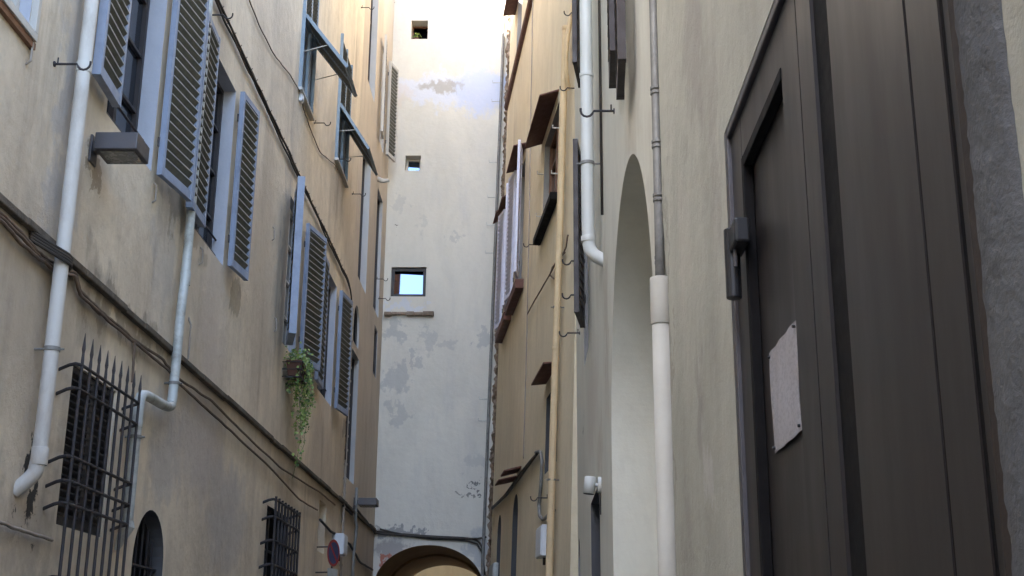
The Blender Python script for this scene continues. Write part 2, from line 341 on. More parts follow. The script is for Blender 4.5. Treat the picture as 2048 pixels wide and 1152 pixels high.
def window(h, u0, u1, z0, z1, d=0.28, frame='darkframe', pane='glass', mull=1, trans=3, mi=1, poly=None, fw_=0.055, label=None, name='window'):
    """opening in house h with a glazed window set d back; returns the pane object (part) that carries frame etc. as sub-parts"""
    w = h.w; poly = poly or rect_poly(u0, u1, z0, z1); h.hole(poly, d, mi)
    pn = MB().prism(w, poly, -d - 0.005, -d - 0.02).build(name, M[pane], h.e, w.p((u0 + u1) / 2, -d, z0))
    if label: pn['label'] = label
    f = MB(); e = 0.003; n0, n1 = -d - 0.004, -d + 0.04
    if len(poly) == 4:
        f.box(w, u0 + e, u0 + fw_, n0, n1, z0 + e, z1 - e).box(w, u1 - fw_, u1 - e, n0, n1, z0 + e, z1 - e)
        f.box(w, u0 + fw_ + .001, u1 - fw_ - .001, n0, n1 - .002, z0 + e, z0 + fw_ * 1.3).box(w, u0 + fw_ + .001, u1 - fw_ - .001, n0, n1 - .002, z1 - fw_, z1 - e)
        for i in range(mull):
            c = u0 + (u1 - u0) * (i + 1) / (mull + 1); f.box(w, c - 0.035, c + 0.035, n0, n1 + .004, z0 + fw_ * 1.3, z1 - fw_)
        for i in range(trans):
            c = z0 + (z1 - z0) * (i + 1) / (trans + 1); f.box(w, u0 + fw_, u1 - fw_, n0, n1 - .01, c - 0.014, c + 0.014)
    else:
        k = len(poly)
        for i in range(k):
            a, b = poly[i], poly[(i + 1) % k]
            if abs(a[0] - b[0]) + abs(a[1] - b[1]) < 1e-6: continue
            f.tube([w.p(a[0], n1 - .03, a[1]), w.p(b[0], n1 - .03, b[1])], 0.03, 4)
    f.build('frame', M[frame], pn)
    return pn
def leaf(w, parent, hu, hn, z0, z1, wd_, ang, side, fm='blue', sm='slat', pitch=0.092, T_=0.055, name='shutter', stile=0.05, tongue=True, label=None):
    """louvred shutter leaf hinged at (hu,hn), reaching wd_ along side (+1 away from the viewer), swung ang degrees off the wall"""
    a = math.radians(ang); ca, sa = math.cos(a) * side, math.sin(a)
    tn = Vector((-sa * side, math.cos(a), 0))           # exposed-face normal in (u,n)
    def P(s, t, z): return w.p(hu + ca * s + tn[0] * t, hn + sa * s + tn[1] * t, z)
    def bx(b, s0, s1, t0, t1, za, zb, mi=0):
        b.hexa([P(s0, t0, za), P(s1, t0, za), P(s1, t1, za), P(s0, t1, za), P(s0, t0, zb), P(s1, t0, zb), P(s1, t1, zb), P(s0, t1, zb)], mi)
    f = MB()
    bx(f, 0, stile, 0, T_, z0, z1); bx(f, wd_ - stile, wd_, 0, T_, z0, z1)
    for za, zb in ((z0 + .001, z0 + 0.09), (z1 - 0.07, z1 - .001)):
        bx(f, stile + .001, wd_ - stile - .001, 0.003, T_ - 0.003, za, zb)
    fo = f.build(name, M[fm], parent, w.p(hu, hn, z0), bevel=0.004)
    if label: fo['label'] = label
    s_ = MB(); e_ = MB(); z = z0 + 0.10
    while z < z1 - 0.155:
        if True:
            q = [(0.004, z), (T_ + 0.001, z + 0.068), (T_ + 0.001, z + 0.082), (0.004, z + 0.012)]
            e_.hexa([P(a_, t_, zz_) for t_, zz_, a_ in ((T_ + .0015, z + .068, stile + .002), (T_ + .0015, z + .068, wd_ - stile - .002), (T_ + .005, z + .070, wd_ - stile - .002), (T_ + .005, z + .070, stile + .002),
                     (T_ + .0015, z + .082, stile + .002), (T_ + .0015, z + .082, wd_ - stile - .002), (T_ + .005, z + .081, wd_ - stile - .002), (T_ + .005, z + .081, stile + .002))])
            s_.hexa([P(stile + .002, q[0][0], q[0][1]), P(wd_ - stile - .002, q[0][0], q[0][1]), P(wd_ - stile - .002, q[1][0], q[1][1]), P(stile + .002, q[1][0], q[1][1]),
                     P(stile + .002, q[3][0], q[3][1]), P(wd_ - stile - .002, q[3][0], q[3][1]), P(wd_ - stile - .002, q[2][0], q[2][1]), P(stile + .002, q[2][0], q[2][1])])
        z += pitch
    # slats belong to the leaf: joined into the same mesh as second material
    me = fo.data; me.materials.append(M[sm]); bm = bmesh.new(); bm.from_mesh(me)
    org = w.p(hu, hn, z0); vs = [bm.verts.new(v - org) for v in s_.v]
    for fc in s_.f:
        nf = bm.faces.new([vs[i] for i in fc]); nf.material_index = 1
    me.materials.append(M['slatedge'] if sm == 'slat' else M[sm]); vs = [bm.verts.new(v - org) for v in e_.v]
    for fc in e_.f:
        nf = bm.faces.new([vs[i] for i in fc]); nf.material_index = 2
    # hinge straps and pins
    hb = MB()
    for zz in (z0 + 0.3, z1 - 0.35):
        bx(hb, -0.03, 0.10, -0.006, -0.001, zz, zz + 0.03)
        hb.tube([P(-0.012, 0.0, zz - 0.03), P(-0.012, 0.0, zz + 0.06)], 0.012, 6)
    me.materials.append(M['lampbody']); vs = [bm.verts.new(v - org) for v in hb.v]
    for fc in hb.f:
        nf = bm.faces.new([vs[i] for i in fc]); nf.material_index = 3
    bmesh.ops.recalc_face_normals(bm, faces=bm.faces); bm.to_mesh(me); bm.free()
    return fo
def pipe(name, label, pts, r, m, joints=(), clips=(), wall=None, parent=None):
    o = thing(name, label, 'drainpipe', pts[0])
    MB().tube(smooth_path(pts), r, 20).build('pipe', M[m], o, smooth=True)
    for (p, q) in joints:
        a = Vector(p); b = Vector(q); MB().tube([a, b], r * 1.12, 20).build('joint', M[m], o, smooth=True, bevel=0.003)
    for c in clips:
        c = Vector(c); b = MB(); b.tube([c - Vector((0, 0, .014)), c + Vector((0, 0, .014))], r * 1.14, 18)
        if wall is not None:
            b.tube([c, c - wall.n * (r + 0.10)], 0.009, 8)
            b.tube([c + wall.n * r + Vector((0, 0, 0.0)), c + wall.n * (r + 0.035)], 0.007, 6)
        b.build('clip', M['conduit'], o)
    return o
def smooth_path(pts, it=3):
    pts = [Vector(p) for p in pts]
    if len(pts) < 3: return pts
    for _ in range(it):
        q = [pts[0]]
        for i in range(len(pts) - 1):
            a, b = pts[i], pts[i + 1]
            L = (b - a).length; k = min(0.25, 0.06 * (3 - _) / max(L, 1e-6)) if L > 0.3 else 0.25
            q += [a.lerp(b, k), a.lerp(b, 1 - k)]
        q.append(pts[-1]); pts = q
    return pts
def cable_pts(w, P, n=0.02, sag=0.0, sub=6, jit=0.006):
    out = []
    U = [(*w.pix(x, y, n),) for x, y in P]
    for i in range(len(U) - 1):
        (a, b), (c, d) = U[i], U[i + 1]
        for j in range(sub):
            k = j / sub
            out.append(w.p(a + (c - a) * k, n + random.uniform(0, jit), b + (d - b) * k - sag * 4 * k * (1 - k) + random.uniform(-jit, jit)))
    out.append(w.p(U[-1][0], n, U[-1][1]))
    return out
def bake_cables(name, label, strands, r, m, group=None, ties=()):
    b = MB()
    for s_ in strands: b.tube(smooth_path(s_, 1), r, 7)
    for p, q in ties: b.tube([p, q], 0.005, 5)
    return tag(b.build(name, M[m], smooth=True), label, 'cable', group)

# ---------------------------------------------------------------- ground
g = MB(); g.add([(-60, -60, 0), (60, -60, 0), (60, 90, 0), (-60, 90, 0)], [(0, 1, 2, 3)])
tag(g.build('ground', M['paving'], org=Vector((0, 0, 0))), kind='structure')

# ================================================================ LEFT OCHRE HOUSE
HL = House('ochre_house', 'tall ochre plastered house with blue louvred shutters lining the left side of the alley', 'house', WL, 1.51, 23.35, 18.6, 7, None)
ZB, ZT = 5.83, 7.95
wa = window(HL, 9.30, 10.56, ZB, ZT + 0.1, 0.20)
wb = window(HL, 12.10, 13.36, ZB, ZT, 0.18)
wc = window(HL, 16.88, 17.88, ZB + 0.02, ZT + 0.05, 0.14, frame='white')
wdw = window(HL, 19.95, 21.45, ZB + 0.02, ZT + 0.05, 0.15)
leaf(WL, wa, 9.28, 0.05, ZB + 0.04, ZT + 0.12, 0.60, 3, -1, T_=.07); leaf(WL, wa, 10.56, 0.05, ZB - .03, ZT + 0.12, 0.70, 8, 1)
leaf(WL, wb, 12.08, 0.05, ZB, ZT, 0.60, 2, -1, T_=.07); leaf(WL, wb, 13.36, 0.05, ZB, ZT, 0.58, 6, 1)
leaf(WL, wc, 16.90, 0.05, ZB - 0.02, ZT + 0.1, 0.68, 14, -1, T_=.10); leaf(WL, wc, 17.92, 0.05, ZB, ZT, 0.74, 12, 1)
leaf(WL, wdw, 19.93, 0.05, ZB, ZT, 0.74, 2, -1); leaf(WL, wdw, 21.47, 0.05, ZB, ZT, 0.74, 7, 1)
for pn, u0, u1 in ((wa, 9.30, 10.56), (wb, 12.10, 13.36), (wdw, 19.95, 21.45)):   # iron guard rails low in the openings
    b = MB()
    for zz in (ZB + 0.12, ZB + 0.30): b.tube([WL.p(u0, -0.1, zz), WL.p(u1, -0.1, zz)], 0.012, 6)
    b.build('guard_rail', M['iron'], pn)
# small window with white frame, top left corner of the view
uc_, zc_ = WL.pix(68, 62, 0.04)
wt = window(HL, uc_ - 1.2, uc_, zc_, zc_ + 1.3, 0.12, frame='white')
b = MB(); b.box(WL, uc_ - 1.25, uc_ + .05, 0.001, 0.05, zc_ - .06, zc_ - .002).box(WL, uc_ + .002, uc_ + .05, 0.001, 0.05, zc_ - .001, zc_ + 1.3)
b.build('surround', M['white'], wt, bevel=0.004)
MB().box(WL, uc_ - 1.27, uc_ + .07, 0.001, 0.035, zc_ - .11, zc_ - .062).build('sill', M['wood'], wt)

# two top-floor windows with flaps of their shutters pushed out
def flap_window(h, u0, u1, zb, zh, zt, out, drop, fm):
    pn = window(h, u0, u1, zb, zt, 0.2, frame=fm, mull=1, trans=1)
    w = h.w; f = MB(); e = 0.002
    f.box(w, u0 - 0.05, u0, -0.02, 0.05, zb - .02, zt).box(w, u1, u1 + 0.05, -0.02, 0.05, zb - .02, zt)
    c = (u0 + u1) / 2; f.box(w, c - 0.035, c + 0.035, 0.0, 0.045, zb, zt); f.box(w, u0 + e, u1 - e, 0.001, 0.048, zh - 0.03, zh + 0.05)
    f.build('shutter_frame', M[fm], pn, bevel=0.004)
    up_ = MB(); z = zh + 0.07
    while z < zt - 0.06:
        for a0, a1 in ((u0 + .01, c - .04), (c + .04, u1 - .01)):
            up_.hexa([w.p(a0, 0.0, z), w.p(a1, 0.0, z), w.p(a1, 0.045, z - 0.03), w.p(a0, 0.045, z - 0.03), w.p(a0, 0.0, z + .012), w.p(a1, 0.0, z + .012), w.p(a1, 0.045, z - 0.018), w.p(a0, 0.045, z - 0.018)])
        z += 0.06
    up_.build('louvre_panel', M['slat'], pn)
    # pushed-out flap: hinge line at zh, free edge out by `out` and down by `drop`
    L = math.hypot(out, drop); dn, dz = out / L, -drop / L; nn, nz = drop / L, out / L
    def P(u, s, t): return w.p(u, 0.05 + dn * s + nn * t, zh + dz * s + nz * t)
    def bx(b, ua, ub, s0, s1, t0, t1):
        b.hexa([P(ua, s0, t0), P(ub, s0, t0), P(ub, s1, t0), P(ua, s1, t0), P(ua, s0, t1), P(ub, s0, t1), P(ub, s1, t1), P(ua, s1, t1)])
    fl = MB()
    for a0, a1 in ((u0 - .03, u0 + .03), (c - .035, c + .035), (u1 - .03, u1 + .03)): bx(fl, a0, a1, 0, L, -0.025, 0.025)
    for a0, a1 in ((u0 + .031, c - .036), (c + .036, u1 - .031)):
        bx(fl, a0, a1, 0.0, 0.06, -0.02, 0.02); bx(fl, a0, a1, L - 0.07, L, -0.02, 0.02)
    fo = fl.build('flap', M[fm], pn, bevel=0.003)
    sl = MB(); s = 0.08
    while s < L - 0.09:
        for a0, a1 in ((u0 + .032, c - .037), (c + .037, u1 - .032)):
            sl.hexa([P(a0, s, -0.02), P(a1, s, -0.02), P(a1, s + 0.045, 0.02), P(a0, s + 0.045, 0.02), P(a0, s + .01, -0.02), P(a1, s + .01, -0.02), P(a1, s + 0.055, 0.02), P(a0, s + 0.055, 0.02)])
        s += 0.055
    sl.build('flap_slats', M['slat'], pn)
    for ua in (u0, u1): MB().tube([w.p(ua, 0.05, zb + 0.5 * (zh - zb)), P(ua, L * 0.55, -0.03)], 0.008, 6).build('stay', M['white'], pn)
    MB().box(w, u0 - 0.08, u1 + 0.08, 0.0, 0.07, zb - 0.07, zb - 0.021).build('sill', M['white'], pn, bevel=0.005)
    return pn
flap_window(HL, 16.98, 17.95, 9.74, 10.92, 12.6, 0.66, 0.86, 'greygreen')
flap_window(HL, 20.55, 21.75, 10.10, 11.12, 12.5, 0.54, 0.86, 'greygreen')
# tall light surround of the last window column is in the far house
# ground floor: barred windows
def grille(parent, w, ub, zb, r, n, spears=0.0, ret=True, name='grille'):
    b = MB(); u0, u1 = ub[0], ub[-1]
    for u in ub:
        top = zb[-1] + 0.04
        b.tube([w.p(u, n, zb[0] - 0.06), w.p(u, n, top)], r, 8)
        if spears: b.tube([w.p(u, n, top), w.p(u, n, top + 0.05), w.p(u, n, top + 0.08), w.p(u, n, top + spears)], [r, r * 0.8, r * 1.15, 0.002], 8)
    for z in zb:
        pts = [w.p(u0 - 0.04, -0.02, z - 0.05), w.p(u0 - 0.05, n * 0.5, z - 0.01), w.p(u0 - 0.05, n - 0.03, z), w.p(u0, n, z), w.p(u1, n, z), w.p(u1 + 0.05, n - 0.03, z), w.p(u1 + 0.05, n * 0.5, z - 0.01), w.p(u1 + 0.04, -0.02, z - 0.05)]
        b.tube(pts, r * 1.05, 8)
    return b.build(name, M['iron'], parent)
g1u0, g1z1 = 9.25, 3.72
w1 = window(HL, 9.18, 10.22, 2.55, 3.74, 0.06, pane='dark', mull=1, trans=0, mi=0)
s_ = MB(); z = 2.60
while z < 3.70:                                      # dark louvred leaf behind the bars
    s_.hexa([WL.p(9.22, -0.05, z), WL.p(10.18, -0.05, z), WL.p(10.18, -0.012, z + .035), WL.p(9.22, -0.012, z + .035), WL.p(9.22, -0.05, z + .012), WL.p(10.18, -0.05, z + .012), WL.p(10.18, -0.012, z + .047), WL.p(9.22, -0.012, z + .047)])
    z += 0.055
s_.build('louvre_panel', M['iron'], w1)
gz = sorted(WL.pix(118 - 0.1 * (y_ - 705), y_, 0.08)[1] for y_ in (712, 762, 902, 952, 998, 1150))
grille(w1, WL, [8.95 + 0.175 * i for i in range(9)], gz, 0.0125, 0.15, 0.20)
pa = arch_poly(11.05, 12.0, 1.0, 2.45, 0.47, 16)
w2 = window(HL, 11.05, 12.0, 1.0, 2.92, 0.16, pane='dark', poly=pa, mi=2)
b = MB()
for i in range(5): b.tube([WL.p(11.2 + 0.16 * i, -0.07, 1.0), WL.p(11.2 + 0.16 * i, -0.07, 2.86 - abs(i - 2) * 0.09)], 0.012, 6)
for z in (1.5, 2.0, 2.42): b.tube([WL.p(11.06, -0.07, z), WL.p(11.99, -0.07, z)], 0.016, 6)
b.build('grille', M['iron'], w2)
w3 = window(HL, 16.6, 18.0, 1.5, 3.58, 0.15, pane='dark', mi=2)
grille(w3, WL, [16.35 + 0.22 * i for i in range(9)], [1.9, 2.2, 2.5, 2.8, 3.1, 3.4, 3.62], 0.017, 0.16)
# niche
HL.hole(rect_poly(20.75, 21.45, 3.35, 4.17), 0.25, 0)
MB().box(WL, 20.7, 21.5, -0.26, -0.24, 3.3, 4.2).build('niche_back', M['ochre'], HL.e)
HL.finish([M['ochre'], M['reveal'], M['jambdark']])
# stone string course, one moulding along the whole facade
b = MB(); u = 1.6
while u < 28.3:
    v = min(u + random.uniform(0.5, 1.3), 28.35); dn = random.uniform(-0.012, 0.012); dz = random.uniform(-0.012, 0.01)
    b.prism(Wall((XL, 0), (0, 1), (1, 0)), [(u, 4.40 + dz), (v, 4.40 + dz), (v, 4.455 + dz), (u, 4.455 + dz)], 0.001, 0.062 + dn); u = v + 0.001
b.build('string_course', M['grime'], HL.e, bevel=0.008)

HB = House('low_house', 'low ochre house on the left just behind the viewer', 'house', WL, -15.9, 1.5, 8.6, 7, None); HB.finish([M['ochre'], M['reveal']])  # unseen, added low so that sky light reaches the near walls

# ================================================================ FAR LEFT HOUSE
HF = House('narrow_ochre_house', 'narrow greyish ochre house with deep tall windows between the long ochre house and the tower', 'house', WL, 23.36, TY - 0.01, 18.9, 7, None)
window(HF, 23.62, 24.72, 4.95, 7.45, 0.13, pane='glass', mull=0, trans=0)
pb = arch_poly(23.75, 24.55, 7.62, 8.0, 0.42, 14); window(HF, 23.75, 24.55, 7.62, 8.42, 0.07, pane='dark', poly=pb)
window(HF, 24.0, 25.3, 9.0, 12.0, 0.17, mull=0, trans=0)
window(HF, 24.2, 25.4, 13.4, 17.2, 0.17, mull=0, trans=1)
window(HF, 26.6, 27.6, 9.1, 11.9, 0.11, mull=0, trans=0)
wf = window(HF, 26.5, 27.3, 13.0, 15.4, 0.07, frame='white')
leaf(WL, wf, 26.45, 0.05, 13.0, 15.4, 0.45, 5, -1, fm='white'); leaf(WL, wf, 27.35, 0.05, 13.0, 15.4, 0.5, 16, 1, fm='white')
window(HF, 27.0, 27.6, 7.7, 8.8, 0.05, pane='dark', mull=0, trans=0)
HF.finish([M['ochre_far'], M['reveal_far']])

# ================================================================ TOWER
eT = thing('tower_house', 'tall pale grey plastered tower closing the alley above a round arch', 'building', (-1.5, TY, 0))
TH = 23.0; x0, x1 = -16.0, 9.0  # unseen width past the alley is made up to keep sun off the yard
aL = WT.pix(747, 1150)[0]; aR = WT.pix(968, 1150)[0]; aT = WT.pix(858, 1090)[1]
ahw = (aR - aL) / 2; acx = (aR + aL) / 2; arise = ahw * 0.78; aspr = aT - arise
archp = [(acx + ahw * math.cos(q), aspr + arise * math.sin(q)) for q in [math.pi * j / 32 for j in range(33)]]
def tw(pxa, pya, pxb, pyb):
    a, b1 = WT.pix(pxa, pya); c, d1 = WT.pix(pxb, pyb); return min(a, c), max(a, c), min(b1, d1), max(b1, d1)
TW = [tw(783, 534, 851, 593), tw(811, 311, 841, 341), tw(823, 41, 855, 78)]
bm = bmesh.new(); ed = []
outer = [(x1, 0), (x1, TH), (x0, TH), (x0, 0), (acx - ahw, 0)] + archp[::-1] + [(acx + ahw, 0)]
for lp in [outer] + [rect_poly(*q) for q in TW]:
    vs = [bm.verts.new(WT.p(u, 0, z)) for u, z in lp]; ed += [bm.edges.new((vs[i], vs[(i + 1) % len(vs)])) for i in range(len(vs))]
bmesh.ops.triangle_fill(bm, use_beauty=True, edges=ed); bm.verts.index_update()
b = MB(); b.add([v.co.copy() for v in bm.verts], [tuple(v.index for v in f.verts) for f in bm.faces]); bm.free()
for q, dd in zip(TW, (0.10, 0.3, 0.4)):
    pl = rect_poly(*q); b.add([WT.p(u, 0, z) for u, z in pl] + [WT.p(u, -dd, z) for u, z in pl], [(i, (i + 1) % 4, 4 + (i + 1) % 4, 4 + i) for i in range(4)])
TD = 6.0
b.add([(x0, TY, 0), (x1, TY, 0), (x1, TY + TD, 0), (x0, TY + TD, 0), (x0, TY, TH), (x1, TY, TH), (x1, TY + TD, TH), (x0, TY + TD, TH)], [(1, 2, 6, 5), (3, 0, 4, 7), (4, 5, 6, 7)])
bo = [(x1, TH), (x0, TH), (x0, 0), (acx - ahw, 0)] + archp[::-1] + [(acx + ahw, 0), (x1, 0)]
b.add([WT.p(u, -TD, z) for u, z in bo], [tuple(range(len(bo)))])
b.build('wall', M['tower'], eT, org=Vector((-1.5, TY, 0)))
v = MB(); k = len(archp); ap = [(acx + ahw, 0)] + archp + [(acx - ahw, 0)]
k = len(ap)
v.add([WT.p(u, 0.001, z) for u, z in ap] + [WT.p(u, -TD, z) for u, z in ap], [(i, i + 1, k + i + 1, k + i) for i in range(k - 1)])
# inner rib arch half way
for dd, s_ in ((2.6, 0.94), (2.9, 0.94)):
    pass
ri = [(acx + (a - acx) * 0.95, aspr + (z - aspr) * 0.95 if z > aspr else z) for a, z in ap]
v.add([WT.p(u, -2.4, z) for u, z in ri] + [WT.p(u, -3.0, z) for u, z in ri], [(i, i + 1, k + i + 1, k + i) for i in range(k - 1)])
for dd in (2.4, 3.0):
    v.add([WT.p(u, -dd, z) for u, z in ap] + [WT.p(u, -dd, z) for u, z in ri], [(i, i + 1, k + i + 1, k + i) for i in range(k - 1)])
v.build('vault', M['vault'], eT, smooth=True)
def twin(q, dd, fr, pane, yaw=0, pitch=0, fwid=0.06, room='dark'):
    a0, a1, c0, c1 = q
    pn = MB().box(WT, a0 - .05, a1 + .05, -dd - 0.35, -dd - 0.30, c0 - .05, c1 + .05).build('window', M['dark'], eT, WT.p((a0 + a1) / 2, -dd, c0))
    f = MB(); e = .002; n0, n1 = -dd - 0.03, -dd + 0.04
    f.box(WT, a0 + e, a0 + fwid, n0, n1, c0 + e, c1 - e).box(WT, a1 - fwid, a1 - e, n0, n1, c0 + e, c1 - e)
    f.box(WT, a0 + fwid + .001, a1 - fwid - .001, n0, n1 - .002, c0 + e, c0 + fwid).box(WT, a0 + fwid + .001, a1 - fwid - .001, n0, n1 - .002, c1 - fwid, c1 - e)
    f.build('frame', M[fr], pn, bevel=0.004)
    if pane:
        cx, cz = (a0 + a1) / 2, (c0 + c1) / 2; hw_, hh = (a1 - a0) / 2 - fwid, (c1 - c0) / 2 - fwid
        g_ = MB(); P = []
        for sx, sz in ((-1, -1), (1, -1), (1, 1), (-1, 1)):
            P.append(WT.p(cx + sx * hw_, -dd + sx * hw_ * yaw - sz * hh * pitch - 0.02, cz + sz * hh))
        Q = [p_ + Vector((0, 0.008, 0)) for p_ in P]
        g_.add(P + Q, [(0, 1, 2, 3), (7, 6, 5, 4), (0, 1, 5, 4), (1, 2, 6, 5), (2, 3, 7, 6), (3, 0, 4, 7)])
        g_.build('pane', M[pane], pn)
    return pn
twin(TW[0], 0.10, 'darkframe', 'mirror', -0.058, 0.16, 0.075)
twin(TW[1], 0.28, 'white', 'mirror', -0.07, 0.10, 0.05)
p3 = twin(TW[2], 0.35, 'wood', None, fwid=0.035)
q = TW[0]
b = MB(); cz = WT.pix(820, 628)[1]; cu0 = WT.pix(769, 628)[0]; cu1 = WT.pix(868, 632)[0]; u = cu0
while u < cu1 - .05:
    vv = min(u + random.uniform(0.1, 0.3), cu1); b.box(WT, u, vv - .001, 0.001, random.uniform(0.07, 0.13), cz - random.uniform(0.03, 0.06), cz + random.uniform(0.02, 0.05)); u = vv
b.build('ledge', M['rough'], eT, bevel=0.012)
MB().box(WT, x0 - 0.3, x1 + 0.3, -TD - 0.3, 0.4, TH + .003, TH + 0.2).build('roof', M['tiles'], eT)
# potted plant in the top tower window
a0, a1, c0, c1 = TW[2]
pp = thing('potted_plant', 'tiny terracotta pot with a bright green plant on the sill of the highest tower window', 'plant', WT.p(a0 + 0.12, -0.15, c0))
b = MB(); b.tube([WT.p(a0 + 0.12, -0.15, c0 + .002), WT.p(a0 + 0.12, -0.15, c0 + 0.09)], [0.05, 0.075], 14).build('pot', M['terracotta'], pp)
b = MB()
for i in range(70):
    c = WT.p(a0 + 0.12 + random.gauss(0, .045), -0.15 + random.gauss(0, .04), c0 + 0.12 + abs(random.gauss(0, .05))); d1 = Vector([random.gauss(0, 1) for _ in range(3)]).normalized() * 0.025; d2 = d1.orthogonal().normalized() * 0.014
    b.add([c - d1, c + d2, c + d1, c - d2], [(0, 1, 2, 3)])
b.build('foliage', M['leaf'], pp)
# what shows through the arch: a warm house with a cornice across the yard behind
hb = thing('courtyard_house', 'orange ochre house with a pale cornice seen through the round arch', 'house', (-1.6, 39, 0))
MB().add([(-14, 39, 0), (10, 39, 0), (10, 52, 0), (-14, 52, 0), (-14, 39, 9), (10, 39, 9), (10, 52, 9), (-14, 52, 9)], [(0, 1, 5, 4), (1, 2, 6, 5), (2, 3, 7, 6), (3, 0, 4, 7), (4, 5, 6, 7)]).build('wall', M['vault'], hb)
b = MB(); b.box(WT, -1.75, 2.0, -10.59, -10.3, 4.95, 5.1).build('cornice', M['boxwhite'], hb, bevel=0.02)

hk = thing('house_behind', 'plain ochre house closing the alley behind the viewer', 'house', (-1.4, -16, 0))  # unseen house, added to hold back light coming from behind the viewer
MB().add([(-12, -16, 0), (9, -16, 0), (9, -22, 0), (-12, -22, 0), (-12, -16, 9), (9, -16, 9), (9, -22, 9), (-12, -22, 9)], [(0, 1, 5, 4), (1, 2, 6, 5), (2, 3, 7, 6), (3, 0, 4, 7), (4, 5, 6, 7)]).build('wall', M['ochre'], hk)

# ================================================================ YELLOW HOUSE
HY = House('yellow_house', 'warm yellow plastered house with red brown rain boards on the right next to the tower', 'house', WY, 0.0, UYE - 0.85, 18.2, 6, None)
def yw(p1, p2, n=0.0):
    a, b1 = WY.pix(*p1, n); c, d1 = WY.pix(*p2, n); return min(a, c), max(a, c), min(b1, d1), max(b1, d1)
def hood(pn, near_w, far_w, near_o, out=None, thick=0.025):
    """board over a window; near_w, far_w: pixels of its wall edge ends; near_o: pixel of its near outer corner"""
    ua, za = WY.pix(*near_w); ub, zb = WY.pix(*far_w); z_ = za * 0.7 + zb * 0.3
    # outer corner: same u as near end, solve n,z on the plane u=ua (perpendicular to wall)
    r = R3 @ Vector((near_o[0] - 1024, 576 - near_o[1], -F)); pt = WY.p(ua, 0, z_)
    t = (pt - CAM).dot(WY.d) / r.dot(WY.d); q_ = CAM + r * t; nn = (q_ - WY.p(ua, 0, q_.z)).dot(WY.n); zz = q_.z
    b = MB(); P = [WY.p(ua, 0.0, z_), WY.p(ub, 0.0, z_), WY.p(ub, nn, zz), WY.p(ua, nn, zz)]
    b.hexa(P + [p_ + Vector((0, 0, thick)) for p_ in P])
    o = b.build('rain_board', M['hood'], pn, bevel=0.003)
    return nn, zz, z_
wy0 = window(HY, 2.15, 3.95, 8.42, 9.98, 0.13, frame='wood', mull=1, trans=2)
hood(wy0, (1118, 193), (1085, 262), (1079, 192))
MB().box(WY, 1.95, 4.15, 0.001, 0.13, 8.28, 8.40).build('sill', M['doordark'], wy0, bevel=0.01)
for u_ in (2.1, 4.02):
    for zz in (8.75, 9.5): MB().tube([WY.p(u_, 0, zz), WY.p(u_, 0.10, zz), WY.p(u_, 0.10, zz + 0.05)], 0.012, 6).build('shutter_pin', M['white'], wy0)
wya = window(HY, 7.15, 8.2, 8.55, 11.1, 0.25, frame='wood')
wyb = window(HY, 9.45, 10.5, 8.55, 11.1, 0.25, frame='wood')
hood(wya, (1053, 285), (1037, 345), (1027, 292)); hood(wyb, (1022, 392), (1013, 403), (1003, 397)); hood(wyb, (1013, 413), (1006, 437), (992, 424))
for pn, ua, ub in ((wya, 7.15, 8.2), (wyb, 9.45, 10.5)):
    leaf(WY, pn, ua - .02, 0.06, 8.6, 11.25, 0.5, 11, -1, fm='lilac', sm='lilac', T_=0.05)
    leaf(WY, pn, ub + .02, 0.06, 8.6, 11.25, 0.5, 9, 1, fm='lilac', sm='lilac', T_=0.05)
    MB().box(WY, ua - .45, ub + .45, 0.001, 0.16, 8.30, 8.48).build('sill', M['hood'], pn, bevel=0.01)
wyt = window(HY, 9.0, 10.0, 14.75, 16.6, 0.25, frame='wood'); hood(wyt, (1040, -12), (1031, 28), (1014, -10))
wyl = window(HY, 1.50, 2.80, 4.28, 5.42, 0.45, frame='wood', mull=1, trans=0, mi=2); hood(wyl, (1118, 726), (1092, 767), (1086, 728))
for ua, ub, zt in ((6.45, 7.35, 4.52), (9.6, 10.4, 4.5)):
    pl = arch_poly(ua, ub, 1.2, zt - 0.42, 0.42, 14); window(HY, ua, ub, 1.2, zt, 0.3, pane='dark', poly=pl, mi=2)
hl_ = MB()
for (ua, ub, zz, nn) in ((6.1, 6.75, 4.80, 0.30), (6.85, 7.5, 4.74, 0.33)):
    P = [WY.p(ua, 0.0, zz + .08), WY.p(ub, 0.0, zz + .08), WY.p(ub, nn, zz), WY.p(ua, nn, zz)]
    hl_.hexa(P + [p_ + Vector((0, 0, 0.03)) for p_ in P])
hl_.build('rain_board', M['hood'], HY.e, bevel=0.003)
b = MB(); b.tube([WY.p(6.4, 0.0, 14.32), WY.p(11.85, 0.0, 14.32)], 0.09, 8); b.build('cornice_band', M['hood'], HY.e)
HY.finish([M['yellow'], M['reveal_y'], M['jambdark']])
# rough unplastered end of the yellow house where it meets the tower
def end_strip():
    bm = bmesh.new(); nu, nz = 10, 240; ua, ub = UYE - 0.86, UYE + 0.1; g_ = {}
    for i in range(nu + 1):
        for j in range(nz + 1):
            z = 18.1 * j / nz; u = ua + (ub - ua) * i / nu
            n = -0.02 + random.uniform(-0.05, 0.05) + 0.03 * math.sin(z * 5 + i)
            g_[i, j] = bm.verts.new(WY.p(u + random.uniform(-.02, .02), n, z) - WY.p(ua, 0, 0))
    for i in range(nu):
        for j in range(nz): bm.faces.new((g_[i, j], g_[i + 1, j], g_[i + 1, j + 1], g_[i, j + 1]))
    me = bpy.data.meshes.new('rough_masonry_end'); bm.to_mesh(me); bm.free(); me.materials.append(M['rough'])
    o = bpy.data.objects.new('rough_masonry_end', me); COL.objects.link(o); o.parent = HY.e; o.location = WY.p(ua, 0, 0) - world_loc(HY.e)
end_strip()

